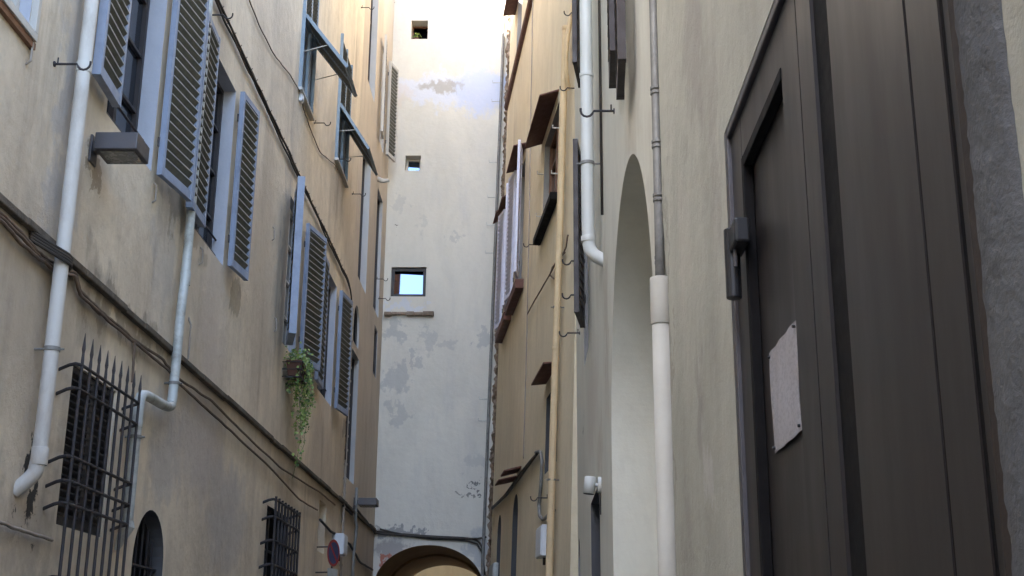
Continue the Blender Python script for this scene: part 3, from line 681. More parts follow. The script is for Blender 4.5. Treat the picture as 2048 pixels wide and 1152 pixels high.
# ================================================================ PALE HOUSE (right, with the tall blind arch)
HP = House('pale_house', 'smooth pale cream house with a tall arched recess on the right of the alley', 'house', WR, 5.42, 15.8, 11.6, 6, None)
pl = arch_poly(6.0, 9.3, 0.6, 3.1, 1.55, 110); HP.hole(pl, 0.75, 0)
b = MB().prism(WR, pl, -0.755, -0.78).build('recess_back', M['pale'], HP.e)
dn = window(HP, 10.95, 12.5, 0.3, 3.12, 0.3, pane='dark', mull=0, trans=0, mi=2)
pl2 = arch_poly(15.15, 15.7, 0.5, 2.7, 0.36, 12); window(HP, 15.15, 15.7, 0.5, 3.06, 0.3, pane='dark', poly=pl2)
ws = [window(HP, 12.65, 13.6, 4.75, 6.7, 0.2), window(HP, 12.65, 13.6, 7.9, 9.9, 0.2), window(HP, 7.8, 8.7, 6.0, 7.6, 0.2)]
def bl(pn, hu, px, y0, y1, wdt, ang, side):
    z0_ = WR.pix(px, y1, 0.1)[1]; z1_ = WR.pix(px, y0, 0.1)[1]
    return leaf(WR, pn, hu, 0.04, z0_, z1_, wdt, ang, side, fm='brownwood', sm='brownwood', T_=0.05)
zz_ = lambda u_, px, py: CAM.z + (R3 @ Vector((px - 1024, 576 - py, -F))).z / (R3 @ Vector((px - 1024, 576 - py, -F))).y * u_
for pn, hu, wdt, pxs in ((ws[0], 12.62, 0.62, (1160, 640, 300)), (ws[1], 12.62, 0.62, (1162, 150, -250)), (ws[2], 7.12, 0.55, (1236, 160, -300)), (ws[2], 7.76, 0.55, (1228, 140, -300))):
    leaf(WR, pn, hu, 0.035, zz_(hu - wdt / 2, pxs[0], pxs[1]), zz_(hu - wdt / 2, pxs[0], pxs[2]), wdt, 8 if hu > 10 else 3, -1, fm='brownwood', sm='brownwood', T_=0.05)
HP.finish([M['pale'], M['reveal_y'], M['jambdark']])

# ================================================================ GREY HOUSE with the big metal door
HG = House('grey_house', 'rough grey plastered house in the right foreground with a tall brown metal door', 'house', WN, -15.9, 5.41, 6.8, 6, None)
dpl = rect_poly(1.60, 3.60, 0.02, 3.17)
HG.hole(dpl, 0.22, 0)
HG.finish([M['grey'], M['stone']])
w = WN
door = MB().box(w, 2.33, 3.50, -0.10, -0.04, 0.05, 3.10)
dr = MB()
# far leaf: stiles, rails, sunk panel
DN = -0.012
dr.box(w, 3.385, 3.55, DN - .05, DN, 0.05, 3.13).box(w, 2.62, 2.80, DN - .05, DN, 0.05, 3.13)
dr.box(w, 2.801, 3.384, DN - .05, DN - .001, 3.0, 3.13).box(w, 2.801, 3.384, DN - .05, DN - .001, 0.05, 0.3)
dr.box(w, 2.801, 3.384, DN - .09, DN - .026, 0.3, 3.0)
dr.box(w, 2.48, 2.610, DN - .05, DN, 0.05, 3.13)
dr.box(w, 1.857, 2.33, DN - .05, DN + .002, 0.05, 3.13).box(w, 1.70, 1.843, DN - .05, DN + .002, 0.05, 3.13).box(w, 1.645, 1.688, DN - .05, DN - .002, 0.05, 3.13)
eD = dr.build('door', M['door'], HG.e, w.p(2.6, 0, 0))
eD['label'] = 'tall brown metal double door'
b = MB(); b.box(w, 1.62, 3.58, DN - .14, DN - .095, 0.03, 3.15)
for ua_, ub_ in ((2.6105, 2.6195), (1.8435, 1.8565), (1.6885, 1.6995)): b.box(w, ua_ - .0005, ub_ + .0005, DN - .05, DN - .0015, 0.05, 3.13)
b.build('door_back', M['doordark'], eD)
b = MB()     # dark moulding round the sunk panel
b.box(w, 3.352, 3.3845, DN - .025, DN + .003, 0.3, 3.0).box(w, 2.802, 3.351, DN - .025, DN + .003, 2.965, 2.999)
b.build('panel_moulding', M['doordark'], eD, bevel=0.003)
MB().box(w, 2.331, 2.479, DN - .06, DN - .008, 0.05, 3.13).build('meeting_post', M['doordark'], eD)
b = MB(); b.box(w, 3.552, 3.598, -0.06, 0.001, 0.03, 3.165).box(w, 1.66, 3.551, -0.06, 0.001, 3.135, 3.165)
b.build('door_frame', M['lampbody'], eD, bevel=0.004)
MB().box(w, 1.603, 1.643, -0.06, -0.003, 0.03, 3.13).build('rusty_edge', M['rust'], eD, bevel=0.006)
za_ = w.pix(1466, 437, 0.035)[1]; zb_ = w.pix(1466, 588, 0.035)[1]; zm = za_ - (za_ - zb_) * .36
ha = w.pix(1464, 510, 0.03)[0]
b = MB(); b.box(w, ha - .09, ha + .06, -0.008, 0.035, zm, za_)     # hinge: upper block, barrel, pin
b.build('hinge', M['camblack'], eD, bevel=0.008)
MB().tube([w.p(ha + .03, 0.024, zb_), w.p(ha + .03, 0.024, za_ + .004)], 0.022, 16).build('hinge_barrel', M['camblack'], eD, bevel=0.004)
MB().tube([w.p(ha - .02, 0.024, zm - .05), w.p(ha - .02, 0.024, zm - .001)], 0.006, 10).build('hinge_pin', M['lampbody'], eD)
# rough stone jamb on the near side
bm = bmesh.new(); nu, nz = 14, 220; g_ = {}
for i in range(nu + 1):
    for j in range(nz + 1):
        z = 3.6 * j / nz; k = i / nu; n = 0.0025 + 0.012 * math.sin(math.pi * min(1, k * 1.0)) + random.uniform(0, 0.0035)
        if i in (0, nu): n = 0.0005
        u = 1.44 + 0.158 * k + (random.uniform(-.004, .004) if 0 < i < nu else (0.004 * math.sin(z * 9) + random.uniform(-.003, .003) if i == 0 else 0))
        g_[i, j] = bm.verts.new(w.p(u, n, z) - w.p(1.5, 0, 0))
for i in range(nu):
    for j in range(nz): bm.faces.new((g_[i, j], g_[i + 1, j], g_[i + 1, j + 1], g_[i, j + 1]))
for f in bm.faces: f.smooth = True
me = bpy.data.meshes.new('stone_jamb'); bm.to_mesh(me); bm.free(); me.materials.append(M['stone'])
o = bpy.data.objects.new('stone_jamb', me); COL.objects.link(o); o.parent = HG.e; o.location = w.p(1.5, 0, 0) - world_loc(HG.e)
# notice on the door
NN = DN - 0.014
cn = [w.pix(*q_, NN) for q_ in ((1548, 905), (1600, 860), (1588, 640), (1533, 710))]
nu0 = (cn[1][0] + cn[2][0]) / 2; nu1 = (cn[0][0] + cn[3][0]) / 2; nz0 = (cn[0][1] + cn[1][1]) / 2; nz1 = (cn[2][1] + cn[3][1]) / 2
tn = thing('notice', 'creased white paper notice in a clear sleeve pinned to the brown metal door', 'notice', w.p((nu0 + nu1) / 2, NN, nz0))
nu, nz = 24, 18; vs = []; fs = []
for j in range(nz + 1):
    for i in range(nu + 1):
        a, c = i / nu, j / nz
        n = NN - .004 + 0.003 * math.sin(a * math.pi) * (0.6 + 0.4 * math.sin(c * 7)) + 0.0015 * math.sin(a * 17 + c * 5)
        vs.append(w.p(nu0 + (nu1 - nu0) * a, n, nz0 + (nz1 - nz0) * c - 0.002 * math.sin(a * 3.0)))
for j in range(nz):
    for i in range(nu): k = j * (nu + 1) + i; fs.append((k, k + 1, k + nu + 2, k + nu + 1))
b = MB(); b.add(vs, fs); b.add([p_ + w.n * -0.0015 for p_ in vs], [f[::-1] for f in fs]); b.build('sheet', M['paper'], tn, smooth=True)
for u_ in (nu0 + .012, nu1 - .012):
    for z_ in (nz0 + .012, nz1 - .012): MB().tube([w.p(u_, NN - .008, z_), w.p(u_, NN + .003, z_)], 0.004, 8).build('pin', M['camblack'], tn)

# ================================================================ PIPES
def V(w, px, py, n): u, z = w.pix(px, py, n); return w.p(u, n, z)
# big white drainpipe, far left
u1_, z1_ = 8.71, 2.72
pz = WL.pix(72, 968, 0.12)
P1 = WL.pix(163, 180, 0.12)[0]
pipe('drainpipe', 'thick white drainpipe with a bent foot beside the nearest blue shutter', [WL.p(P1, 0.12, 18.4), WL.p(P1, 0.12, 2.84), WL.p(P1 - .01, 0.08, 2.77), WL.p(P1 - 0.02, -0.02, 2.68)], 0.051, 'whitepipe',
     joints=[(WL.p(P1, .12, 2.86), WL.p(P1, .12, 2.98)), (WL.p(P1, .12, 5.75), WL.p(P1, .12, 5.83)), (WL.p(P1, .12, 9.1), WL.p(P1, .12, 9.2))], clips=[WL.p(P1, .12, 3.66), WL.p(P1, .12, 7.6), WL.p(P1, .12, 10.6)], wall=WL)
P2 = 11.62
pipe('drainpipe', 'weathered zinc drainpipe stepping sideways between the barred window and the small arched window', [WL.p(P2, .09, 9.6), WL.p(P2, .09, 5.15), WL.p(P2 - .06, .09, 4.9), WL.p(P2 - .08, .09, 3.93), WL.p(P2 - .15, .09, 3.84), WL.p(P2 - 1.0, .09, 3.82), WL.p(P2 - 1.08, .09, 3.72), WL.p(P2 - 1.08, .09, 2.72)], 0.045, 'galv',
     joints=[(WL.p(P2, .09, 5.08), WL.p(P2, .09, 5.22)), (WL.p(P2 - 1.08, .09, 3.5), WL.p(P2 - 1.08, .09, 3.56))], clips=[WL.p(P2 - .08, .09, 4.1), WL.p(P2 - 1.08, .09, 3.42)], wall=WL)
MB_f = MB().tube([WL.p(P2 - 1.08, .09, 2.72), WL.p(P2 - 1.08, .09, 2.68), WL.p(P2 - 1.08, .02, 2.48)], [0.05, 0.065, 0.02], 16)
MB_f.build('foot', M['galv'], bpy.data.objects['drainpipe.001'])
# white pipe on the pale house with the elbow
a = V(WR, 1181, 480, 0.10); ua = (a - WR.o).dot(WR.d)
za = a.z
pipe('drainpipe', 'smooth white drainpipe bending into the pale wall left of the arched recess', [WR.p(ua, .12, 13.3), WR.p(ua, .12, za), WR.p(ua, .10, za - .12), WR.p(ua - .03, -.03, za - .20)], 0.055, 'pvc',
     joints=[(WR.p(ua, .12, za - .02), WR.p(ua, .12, za + .03)), (WR.p(ua, .12, za + 1.5), WR.p(ua, .12, za + 1.54))], clips=[WR.p(ua, .12, WR.pix(1184, 250, .12)[1])], wall=WR)
# grey conduit entering a wide white pipe
uc = WR.pix(1329, 800, 0.045)[0]; uk = WR.pix(1315, 250, 0.03)[0]; print('uc', uc, uk)
zt = WN.pix(1320, 556, 0.05)[1]
zl = WR.pix(1320, 556, 0.05)
o = pipe('drainpipe', 'wide white pipe fed by a clipped grey conduit beside the arched recess', [WR.p(uc, .05, 0.2), WR.p(uc, .05, zl[1])], 0.040, 'creampipe', joints=[(WR.p(uc, .05, zl[1] - 0.21), WR.p(uc, .05, zl[1]))])
cz_ = [WR.pix(1318, y_, 0.05)[1] for y_ in (506, 367, 245, 120)]
MB().tube([WR.p(uc, .05, zl[1] - .05), WR.p(uk, .035, zl[1] + .35), WR.p(uk, .03, 6.0), WR.p(uk, .03, 13.3)], 0.021, 14).build('conduit', M['conduit'], o, smooth=True)
b = MB()
for z_ in cz_:
    for dz in (-.012, .012): b.tube([WR.p(uk, .032, z_ + dz - .006), WR.p(uk, .032, z_ + dz + .006)], 0.028, 14)
    b.tube([WR.p(uk, .05, z_), WR.p(uk + .05, .03, z_), WR.p(uk + .06, 0, z_)], 0.006, 6)
    b.build('clip', M['conduit'], o); b = MB()
# yellow pipe
uy = 1.05
o = pipe('drainpipe', 'yellow painted drainpipe running down the near end of the yellow house', [WY.p(0.85, .10, 10.55), WY.p(0.95, .10, 8.0), WY.p(1.15, .10, 5.0), WY.p(1.3, .10, 0.3)], 0.05, 'yellowpipe',
     joints=[(WY.p(.85, .10, 10.5), WY.p(.85, .10, 10.56)), (WY.p(.93, .10, 8.6), WY.p(.93, .10, 8.64)), (WY.p(1.1, .10, 5.75), WY.p(1.1, .10, 5.79))], clips=[WY.p(1.07, .10, 6.35), WY.p(1.19, .10, 3.98)], wall=WY)
MB().tube(smooth_path([WY.p(.6, .03, 10.8), WY.p(.55, .12, 10.2), WY.p(.6, .12, 9.7), WY.p(.75, .05, 9.5)]), 0.035, 10).build('branch', M['yellowpipe'], o, smooth=True)
# pipe on the tower corner
xe = UYE * WY.d.x + XR
pts = []
for z_ in (17, 14, 11, 8, 5, 2): pts.append(Vector((xe - 0.10 + WY.tilt * (z_ - WY.zref), TY - 0.10, z_)))
o = pipe('drainpipe', 'thin dull blue-grey pipe with small brackets running down the right corner of the tower', pts, 0.035, 'conduit')
b = MB()
for z_ in (15.3, 14.8, 13.2, 12.3, 11.6, 10.9, 7.4, 6.9):
    c = Vector((xe - 0.10 + WY.tilt * (z_ - WY.zref), TY - 0.10, z_)); b.tube([c, c + Vector((-0.22, 0, 0)), c + Vector((-0.22, 0, 0.06))], 0.010, 6)
b.build('brackets', M['galv'], o)
tag(MB().tube([WL.p(26.5, 0.0, 12.05), WL.p(26.5, .14, 12.0), WL.p(26.5, .26, 12.03)], [.06, .05, .035], 12).build('spout', M['white'], smooth=True), 'short cream spout sticking out of the far left wall high up', 'spout')

# ================================================================ CABLES
def run(u0, u1, z, n=0.03, wob=0.03, step=0.35):
    out = []; u = u0; k = random.random() * 9
    while u < u1: out.append(WL.p(u, n + random.uniform(-.004, .012), z + wob * math.sin(u * 1.7 + k) + random.uniform(-.012, .012))); u += step
    return out
st = []
for q_ in range(3):
    s_ = run(1.7, 22.6, 8.40 + q_ * 0.022, 0.035 + 0.014 * (q_ % 2), 0.012, 0.3)
    s_ += [WL.p(22.95, 0.04, 8.34), WL.p(23.12, 0.04, 8.1)] + [WL.p(23.16 + random.uniform(-.02, .02), 0.04, z_) for z_ in (7.5, 6.8, 6.0, 5.2)]
    st.append(s_)
ti = []
u = 6.0
while u < 22.5: ti.append((WL.p(u, 0.03, 8.40), WL.p(u + .02, 0.06, 8.475))); u += 0.30
bake_cables('cable', 'dark cable bundle pinned along the ochre wall above the blue shutters', st, 0.014, 'cable', 'cable runs on the left wall', ti)
b = MB(); c = [WL.p(23.2, .045, z_) for z_ in (8.1, 6, 4, 0.5)]; b.tube(c, 0.022, 8)
for i in range(22): b.tube([WL.p(23.2, .045, 8.0 - .26 * i), WL.p(23.2, .045, 7.96 - .26 * i)], 0.033, 8)
tag(b.build('cable', M['cablegrey'], smooth=False), 'light vertical cable duct with small clips at the far end of the ochre house', 'cable', 'cable runs on the left wall')
pA = [(-60, 380), (0, 425), (45, 470), (80, 508), (110, 530), (152, 548), (158, 580), (200, 622), (240, 655), (270, 682), (322, 715), (350, 752), (420, 800), (480, 860), (560, 935), (640, 985), (670, 1010)]
pB = [(-60, 395), (0, 440), (40, 485), (78, 518), (108, 540), (148, 552), (160, 590), (215, 640), (275, 690), (330, 735), (360, 770), (410, 815), (470, 870), (540, 935), (600, 1000), (635, 1020)]
bake_cables('cable', 'slack pair of brown cables sagging under the stone ledge and round the white drainpipe', [cable_pts(WL, pA, .03), cable_pts(WL, pB, .04), cable_pts(WL, [(x_, y_ + 7) for x_, y_ in pA[:8]], .03)], 0.013, 'cablebrown', 'cable runs on the left wall')
b = MB(); cz0 = 4.30
for q_ in range(4):
    b.tube(smooth_path([WL.p(P1 - .35, .02, 4.40 - .02 * q_), WL.p(P1 - .12, .12, 4.36 - .02 * q_), WL.p(P1 - .03, .19, 4.33 - .02 * q_), WL.p(P1 + .09, .16, 4.32 - .015 * q_), WL.p(P1 + .16, .05, 4.30 - .03 * q_), WL.p(P1 + .17, .02, 4.1 - .05 * q_)], 2), 0.012, 7)
tag(b.build('cable', M['cable'], smooth=True), 'black cable tied in a loop round the thick white drainpipe below the ledge', 'cable', 'cable runs on the left wall')
bake_cables('cable', 'thin cable drooping from high on the wall to the first shutter-flap window', [cable_pts(WL, [(480, -60), (498, 0), (520, 55), (548, 110), (580, 150), (604, 190), (606, 215), (622, 262), (640, 305), (668, 328), (676, 340)], .02)], 0.009, 'cablebrown', 'cable runs on the left wall')
bake_cables('cable', 'thin cable crossing the bottom left corner of the wall', [cable_pts(WL, [(-60, 1025), (0, 1045), (55, 1065), (104, 1080)], .03)], 0.013, 'cablegrey', 'cable runs on the left wall')
bake_cables('cable', 'cable dropping from the ledge to the barred window', [cable_pts(WL, [(268, 684), (266, 720), (264, 765)], .05)], 0.012, 'cablebrown', 'cable runs on the left wall')
bake_cables('cable', 'dark cables at the foot of the narrow house dipping to the tower', [cable_pts(WL, [(686, 1012), (704, 1030), (709, 1012), (722, 1030), (735, 1045), (748, 1064)], .04), cable_pts(WL, [(640, 1040), (660, 1062), (683, 1075), (700, 1090), (720, 1125), (745, 1140)], .03)], 0.022, 'cable', 'cable runs on the left wall')
tpts = lambda P, n=.03: [WT.p(*(lambda a: (a[0], n, a[1]))(WT.pix(x_, y_, n))) for x_, y_ in P]
bake_cables('cable', 'heavy black cable bundle strung across the tower just above the arch', [tpts([(748, 1062), (800, 1068), (870, 1073), (940, 1076), (958, 1082), (966, 1100), (968, 1150)]), tpts([(748, 1066), (810, 1071), (880, 1076), (950, 1078), (973, 1074)], .06), tpts([(760, 1058), (790, 1066), (850, 1077), (930, 1080), (962, 1090), (970, 1150)], .04)], 0.022, 'cable', 'cables on the tower')
ycab = lambda P, n=.03: cable_pts(WY, P, n, sub=4, jit=.004)
bake_cables('cable', 'dark cable climbing along the yellow wall above the arched openings into a grey duct', [ycab([(984, 1016), (1010, 990), (1040, 948), (1058, 925), (1078, 903)]), ycab([(984, 1018), (1012, 992), (1042, 952), (1075, 906)], .05)], 0.02, 'cable', 'cables on the yellow house')
bake_cables('cable', 'bent grey duct hanging down the yellow wall left of the drainpipe', [ycab([(1072, 905), (1081, 903), (1084, 925), (1082, 970), (1078, 1010), (1079, 1030), (1086, 1040), (1100, 1028), (1108, 1020)], .04)], 0.027, 'conduit', 'cables on the yellow house')
bake_cables('cable', 'twisted brown wires reaching from the drainpipe down to the sills of the lilac shutters', [ycab([(1136, 470), (1132, 495), (1125, 510), (1105, 535), (1100, 550), (1108, 558)], .03), ycab([(1130, 505), (1112, 525), (1102, 545), (1085, 575), (1070, 600), (1055, 628)], .04)], 0.012, 'cablebrown', 'cables on the yellow house')
bake_cables('cable', 'thin vertical wire running down the middle of the yellow wall', [ycab([(1066, -20), (1064, 120), (1061, 260), (1059, 430), (1055, 620), (1052, 750), (1047, 917)], .015)], 0.010, 'cablegrey', 'cables on the yellow house')
b = MB(); b.tube([WR.p(ua - .35, .02, 13.3), WR.p(ua - .35, .02, za + .1)], 0.012, 7)
tag(b.build('cable', M['cable'], smooth=True), 'straight black cable beside the white drainpipe on the pale wall', 'cable')

# ================================================================ LAMPS, CAMERA, BOXES, SIGN
def flood(name, label, w_, u0, u1, n0, n1, z0, z1, group):
    t = thing(name, label, 'lamp', w_.p((u0 + u1) / 2, 0, z0), group)
    MB().box(w_, u0, u1, n0, n1, z0, z1).build('housing', M['lampbody'], t, bevel=0.008)
    MB().box(w_, u0 + .04, u1 - .03, n0 + .04, n1 - .03, z0 - .008, z0 - .001).build('lens', M['lampglass'], t)
    b = MB(); b.box(w_, (u0 + u1) / 2 - .04, (u0 + u1) / 2 + .04, 0.001, n0 - .001, z0 + .03, z1 - .02).box(w_, (u0 + u1) / 2 - .07, (u0 + u1) / 2 + .07, 0.001, 0.02, z0 - .06, z1 + .02)
    b.build('bracket', M['lampbody'], t, bevel=0.004)
flood('wall_lamp', 'boxy grey floodlight sticking out of the ochre wall under the nearest blue shutter', WL, 8.92, 9.24, 0.07, 0.40, 5.36, 5.50, 'grey floodlights')
flood('wall_lamp', 'small dark floodlight high beside the tower at the far end of the left wall', WL, 24.7, 25.1, 0.10, 0.46, 4.56, 4.70, 'grey floodlights')
b = MB(); b.tube([WL.p(24.75, .06, 4.9), WL.p(24.75, .06, 4.3), WL.p(24.85, .08, 4.15), WL.p(24.7, .06, 3.6), WL.p(24.7, .06, 2.0)], 0.03, 8)
tag(b.build('lamp_cable_duct', M['conduit'], smooth=True), 'grey duct dropping down the wall below the far floodlight', 'cable')
# white camera on the pale wall
u_, z_ = WR.pix(1196, 972, 0.0)
uq = 11.15; zq = WR.pix(1203, 975)[1]
a = V(WR, 1200, 970, 0.01); uq = (a - WR.o).dot(WR.d); zq = a.z
t = thing('security_camera', 'white cylindrical security camera mounted on the pale wall above the dark doorway', 'camera', WR.p(uq, 0, zq))
MB().tube([WR.p(uq, 0.001, zq), WR.p(uq, 0.03, zq)], 0.068, 24).build('mount', M['pvc'], t, bevel=0.004)
MB().tube([WR.p(uq, .03, zq), WR.p(uq, .06, zq)], 0.018, 12).build('arm', M['pvc'], t)
cc = WR.p(uq, .098, zq - .005); ax = Vector((-0.12, 0.0, -1)).normalized()
MB().tube([cc - ax * .075, cc - ax * .07, cc + ax * .07], [0.04, 0.05, 0.05], 24).build('body', M['pvc'], t, smooth=True)
MB().tube([cc + ax * .0701, cc + ax * .074], [0.046, 0.044], 24).build('lens', M['camblack'], t)
b = MB(); b.tube([WR.p(uq - .02, .012, zq - .07), WR.p(uq - .02, .012, zq - .25)], 0.008, 6).build('lead', M['cable'], t)
def wbox(name, label, w_, u0, u1, n1, z0, z1, cat, extra=True, m='boxwhite'):
    t = thing(name, label, cat, w_.p((u0 + u1) / 2, 0, z0))
    MB().box(w_, u0, u1, 0.001, n1, z0, z1).build('case', M[m], t, bevel=0.008)
    MB().box(w_, u0 + .015, u1 - .015, n1 + .001, n1 + .012, z0 + .02, z1 - .02).build('cover', M[m], t, bevel=0.004)
    if extra: MB().tube([w_.p((u0 + u1) / 2, n1 / 2, z0 - .10), w_.p((u0 + u1) / 2, n1 / 2, z0 - .001)], 0.02, 8).build('gland', M['cable'], t)
    return t
wbox('meter_box', 'pale grey metal meter box on the yellow wall beside the drainpipe', WY, 1.65, 2.25, 0.16, 3.02, 3.44, 'box')
wbox('meter_box', 'pale box fixed low on the left wall right behind the round no-parking sign', WL, 22.3, 22.75, 0.20, 3.42, 3.78, 'box')
wbox('junction_box', 'small white junction box on the lower corner of the first shutter-flap window', WL, 17.02, 17.14, 0.05, 9.55, 9.68, 'box', False)
wbox('junction_box', 'worn grey box on the rough corner beside the low arched window', WY, 9.9, 10.9, 0.10, 3.25, 3.55, 'box', False, 'galv')
# round no-parking sign, blue disc with red rim and slash
us, ns = 20.6, 0.22
cs = WL.p(us, ns, 3.42)
c_px = (667, 1106)
r = R3 @ Vector((c_px[0] - 1024, 576 - c_px[1], -F)); tt = (us) / r.y; cs = CAM + r * tt
t = thing('no_parking_sign', 'round blue and red no-parking sign with a small plate on the left wall', 'sign', Vector((cs.x, cs.y, cs.z - 0.5)))
fn = Vector((0.87, -0.5, 0)).normalized(); sx = Vector((0, 0, 1)).cross(fn).normalized(); up_ = Vector((0, 0, 1))
fn = Vector((0.945, -0.325, 0)).normalized(); sx = up_.cross(fn).normalized()
def disc(b, r0, r1, d0, d1, k=40):
    vs = []; 
    for rad in (r0, r1):
        for dd in (d0, d1):
            for i in range(k): q_ = 2 * math.pi * i / k; vs.append(cs + sx * rad * math.cos(q_) + up_ * rad * math.sin(q_) + fn * dd)
    fs = []
    for i in range(k):
        j = (i + 1) % k
        fs += [(k + i, k + j, 3 * k + j, 3 * k + i), (i, 2 * k + i, 2 * k + j, j), (2 * k + i, 3 * k + i, 3 * k + j, 2 * k + j), (i, j, k + j, k + i)]
    b.add(vs, fs)
R_ = 0.215
b = MB(); disc(b, 0.0005, R_, -.004, 0); b.build('back', M['signgrey'], t)
b = MB(); disc(b, 0.0005, R_ * .80, .0005, .0025); b.build('face', M['signblue'], t)
b = MB(); disc(b, R_ * .80, R_ * .98, .0005, .003)
d1 = (sx - up_).normalized(); d2 = (sx + up_).normalized()
b.hexa([cs + d1 * a_ * R_ * .8 + d2 * c_ * .022 + fn * dd for dd in (.003, .0045) for a_, c_ in ((-1, -1), (1, -1), (1, 1), (-1, 1))])
b.build('rim_and_slash', M['red'], t)
b = MB(); q0 = cs - up_ * (R_ + .03); b.hexa([q0 + sx * a_ * .17 + up_ * c_ + fn * dd for dd in (-.004, 0) for a_, c_ in ((-1, -.42), (1, -.42), (1, 0), (-1, 0))]).build('plate', M['galv'], t)
b = MB(); b.tube([cs - fn * .02 + up_ * .15, cs - fn * .02 - up_ * .7], 0.015, 8); 
for dz in (.1, -.3): b.tube([cs - fn * .02 + up_ * dz, Vector((XL, cs.y + .1, cs.z + dz))], 0.012, 6)
b.build('bracket', M['lampbody'], t)

# ================================================================ IRON HOOKS
def hook_mesh(w_, L, drop=0.08):
    b = MB(); q = Vector((0, 0, 0)); n = w_.n; z = Vector((0, 0, 1))
    c0 = [q, q + n * L * .75, q + n * L * .78]
    arc = [q + n * (L * .78 + .045 - .045 * math.cos(a_)) + z * (-.045 * math.sin(a_)) for a_ in [math.pi * j / 6 for j in range(1, 7)]]
    b.tube(c0[:2] + arc + [arc[-1] + z * 0.02], 0.009, 6); b.tube([q + n * L * .12, q + n * L * .12 + z * .05], .006, 5); b.tube([q - n * .001, q + n * .008], .022, 8)
    return b
def hooks(w_, L, places, m, group, name='wall_hook'):
    first = None
    for px, py, label in places:
        u_, z_ = w_.pix(px, py); loc = w_.p(u_, 0, z_)
        if first is None: first = hook_mesh(w_, L).build(name, M[m], org=Vector((0, 0, 0))); o = first
        else: o = first.copy(); COL.objects.link(o)
        o.location = loc; tag(o, label, 'hook', group)
hooks(WL, .22, [(108, 128, 'iron hook left of the thick white drainpipe near the top left corner'), (628, 246, 'ring-ended iron hook below the first shutter-flap window'), (704, 388, 'iron hook below the second shutter-flap window'),
                (672, 318, 'iron hook at the side of the second shutter-flap window'), (722, 15, 'iron hook high up by the sunlit strip of the far left wall'), (416, 30, 'iron hook above the inner shutter of the second blue window'),
                (752, 558, 'iron rod hook on the far left wall facing the tower window'), (757, 597, 'lower iron rod hook on the far left wall just left of the stone ledge')], 'iron', 'iron hooks on the left walls')
hooks(WR, .20, [(1229, 222, 'large black iron hook beside the white drainpipe on the pale wall'), (1170, 522, 'iron hook at the edge of the dark shutter on the pale wall'), (1169, 590, 'iron hook under the tip of the long dark shutter'), (1160, 666, 'lowest iron hook on the far corner of the pale house')], 'iron', 'iron hooks on the pale house')
hooks(WY, .22, [(1166, 27, 'topmost iron hook beside the yellow drainpipe'), (1158, 177, 'iron hook above the middle of the yellow drainpipe'), (1078, 490, 'small rusty hook under the wooden framed window'), (1098, 996, 'rusty iron bar by the clip of the yellow drainpipe')], 'iron', 'iron hooks on the yellow house')
o = hook_mesh(WT, .2).build('wall_hook', M['iron'], org=Vector((0, 0, 0))); a_, c_ = WT.pix(788, 5); o.location = WT.p(a_, 0, c_); tag(o, 'tiny iron hook near the top of the tower wall', 'hook')

# iron shutter stays below the blue windows
st0 = None
for px, py, label in ((57, 85, 'small iron shutter stay under the corner window'), (376, 650, 'long rusty iron stay standing above the ledge'), (400, 500, 'iron stay under the second blue window'), (307, 372, 'iron stay right of the grey floodlight'), (545, 458, 'iron stay on the bare wall between blue windows'), (549, 640, 'short iron stay left of the flower box')):
    u_, z_ = WL.pix(px, py)
    if st0 is None: st0 = MB().tube([Vector((0, 0, -.16)), Vector((.03, 0, -.14)), Vector((.03, 0, .0)), Vector((0.0, 0, .03))], .009, 6).build('shutter_stay', M['cablegrey'], org=Vector((0, 0, 0))); o = st0
    else: o = st0.copy(); COL.objects.link(o)
    o.location = WL.p(u_, 0, z_); tag(o, label, 'iron stay', 'iron stays on the left wall')
bpy.data.objects['shutter_stay.001'].scale = (1, 1, 2.4)

# ================================================================ FLOWER BOX WITH TRAILING IVY
fb = thing('flower_box', 'terracotta flower box in an iron holder spilling green ivy below the third blue window', 'flower box', WL.p(17.4, .16, 5.35))
b = MB(); ua_, ub_ = 17.05, 17.60
b.hexa([WL.p(ua_ + .03, .07, 5.42), WL.p(ub_ - .03, .07, 5.42), WL.p(ub_ - .03, .22, 5.42), WL.p(ua_ + .03, .22, 5.42), WL.p(ua_, .04, 5.64), WL.p(ub_, .04, 5.64), WL.p(ub_, .26, 5.64), WL.p(ua_, .26, 5.64)])
b.build('planter', M['terracotta'], fb, bevel=0.01)
b = MB()
for zz, g_ in ((5.40, 0), (5.5, .02), (5.60, .03)): b.tube([WL.p(ua_ - g_, 0, zz), WL.p(ua_ - g_, .25 + g_, zz), WL.p(ub_ + g_, .25 + g_, zz), WL.p(ub_ + g_, 0, zz)], .008, 6)
for i in range(5):
    u_ = ua_ + (ub_ - ua_) * i / 4; b.tube([WL.p(u_, .03, 5.385), WL.p(u_, .24, 5.39), WL.p(u_, .275, 5.62)], .006, 6)
b.build('holder', M['iron'], fb)
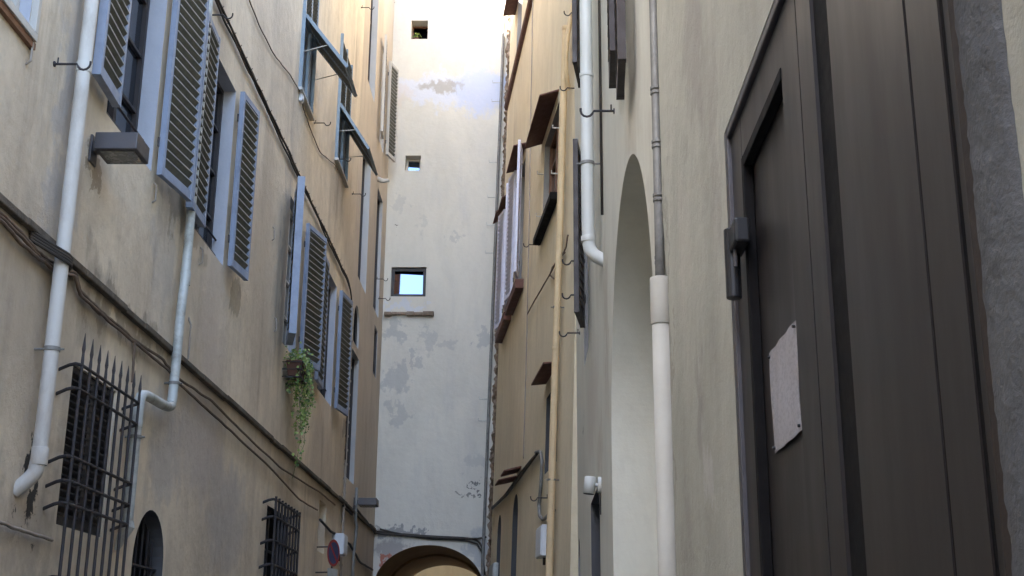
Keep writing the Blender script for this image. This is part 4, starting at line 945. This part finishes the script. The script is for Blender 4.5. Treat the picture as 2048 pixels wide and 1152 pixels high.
def leaves(name, m, centres, size, parent):
    b = MB()
    for c in centres:
        s_ = size * random.uniform(.6, 1.25); a = Vector([random.gauss(0, 1) for _ in range(3)]).normalized(); nrm = (Vector((0.5, -0.6, 0.35)) + a * .7).normalized()
        x = nrm.cross(Vector((random.gauss(0, 1), random.gauss(0, 1), -1))).normalized(); y = nrm.cross(x)
        P = [c - y * s_, c + x * s_ * .55 - y * s_ * .25, c + x * s_ * .75 + y * s_ * .25, c + x * s_ * .2 + y * s_ * .4, c + y * s_, c - x * s_ * .2 + y * s_ * .4, c - x * s_ * .75 + y * s_ * .25, c - x * s_ * .55 - y * s_ * .25]
        b.add(P, [tuple(range(8))])
    return b.build(name, M[m], parent)
cen = []; vines = MB()
for i in range(300):
    u_ = random.uniform(ua_ - .1, ub_ + .12); cen.append(WL.p(u_, random.uniform(.02, .33), 5.66 + random.gauss(.03, .07)))
for i in range(17):
    u_ = random.uniform(ua_ - .05, ub_ + .25); n_ = random.uniform(.06, .34); z_ = 5.66
    long_ = random.random(); L = random.uniform(.15, .55) if u_ < 17.35 else random.uniform(.4, 1.0)
    pts = []
    du = 0.0
    while L > 0:
        pts.append(WL.p(u_ + du, n_, z_)); z_ -= .035; L -= .035; du += random.gauss(.003, .010); n_ += random.gauss(-.001, .007); n_ = max(n_, .03)
        for _ in range(3): cen.append(pts[-1] + Vector([random.gauss(0, .022) for _ in range(3)]))
    if len(pts) > 1: vines.tube(pts, .003, 4)
for base, ln in ((17.62, 1.55), (17.68, 1.35), (17.50, .95)):
    u_, n_, z_ = base, .22, 5.6; pts = []; L = ln
    while L > 0:
        pts.append(WL.p(u_, n_, z_)); z_ -= .03; L -= .03; u_ += random.gauss(0.0, .012) - (.008 if L < .35 else 0); n_ += random.gauss(0, .006)
        if random.random() < .8: cen.append(pts[-1] + Vector([random.gauss(0, .028) for _ in range(3)]))
        if L > .7: cen += [pts[-1] + Vector([random.gauss(0, .035) for _ in range(3)]) for _ in range(3)]
    vines.tube(pts, .003, 4)
random.shuffle(cen); h = int(len(cen) * .6)
leaves('foliage', 'leaf', cen[:h], .026, fb); leaves('foliage', 'leafdark', cen[h:], .025, fb)
vines.build('stems', M['leafdark'], fb)
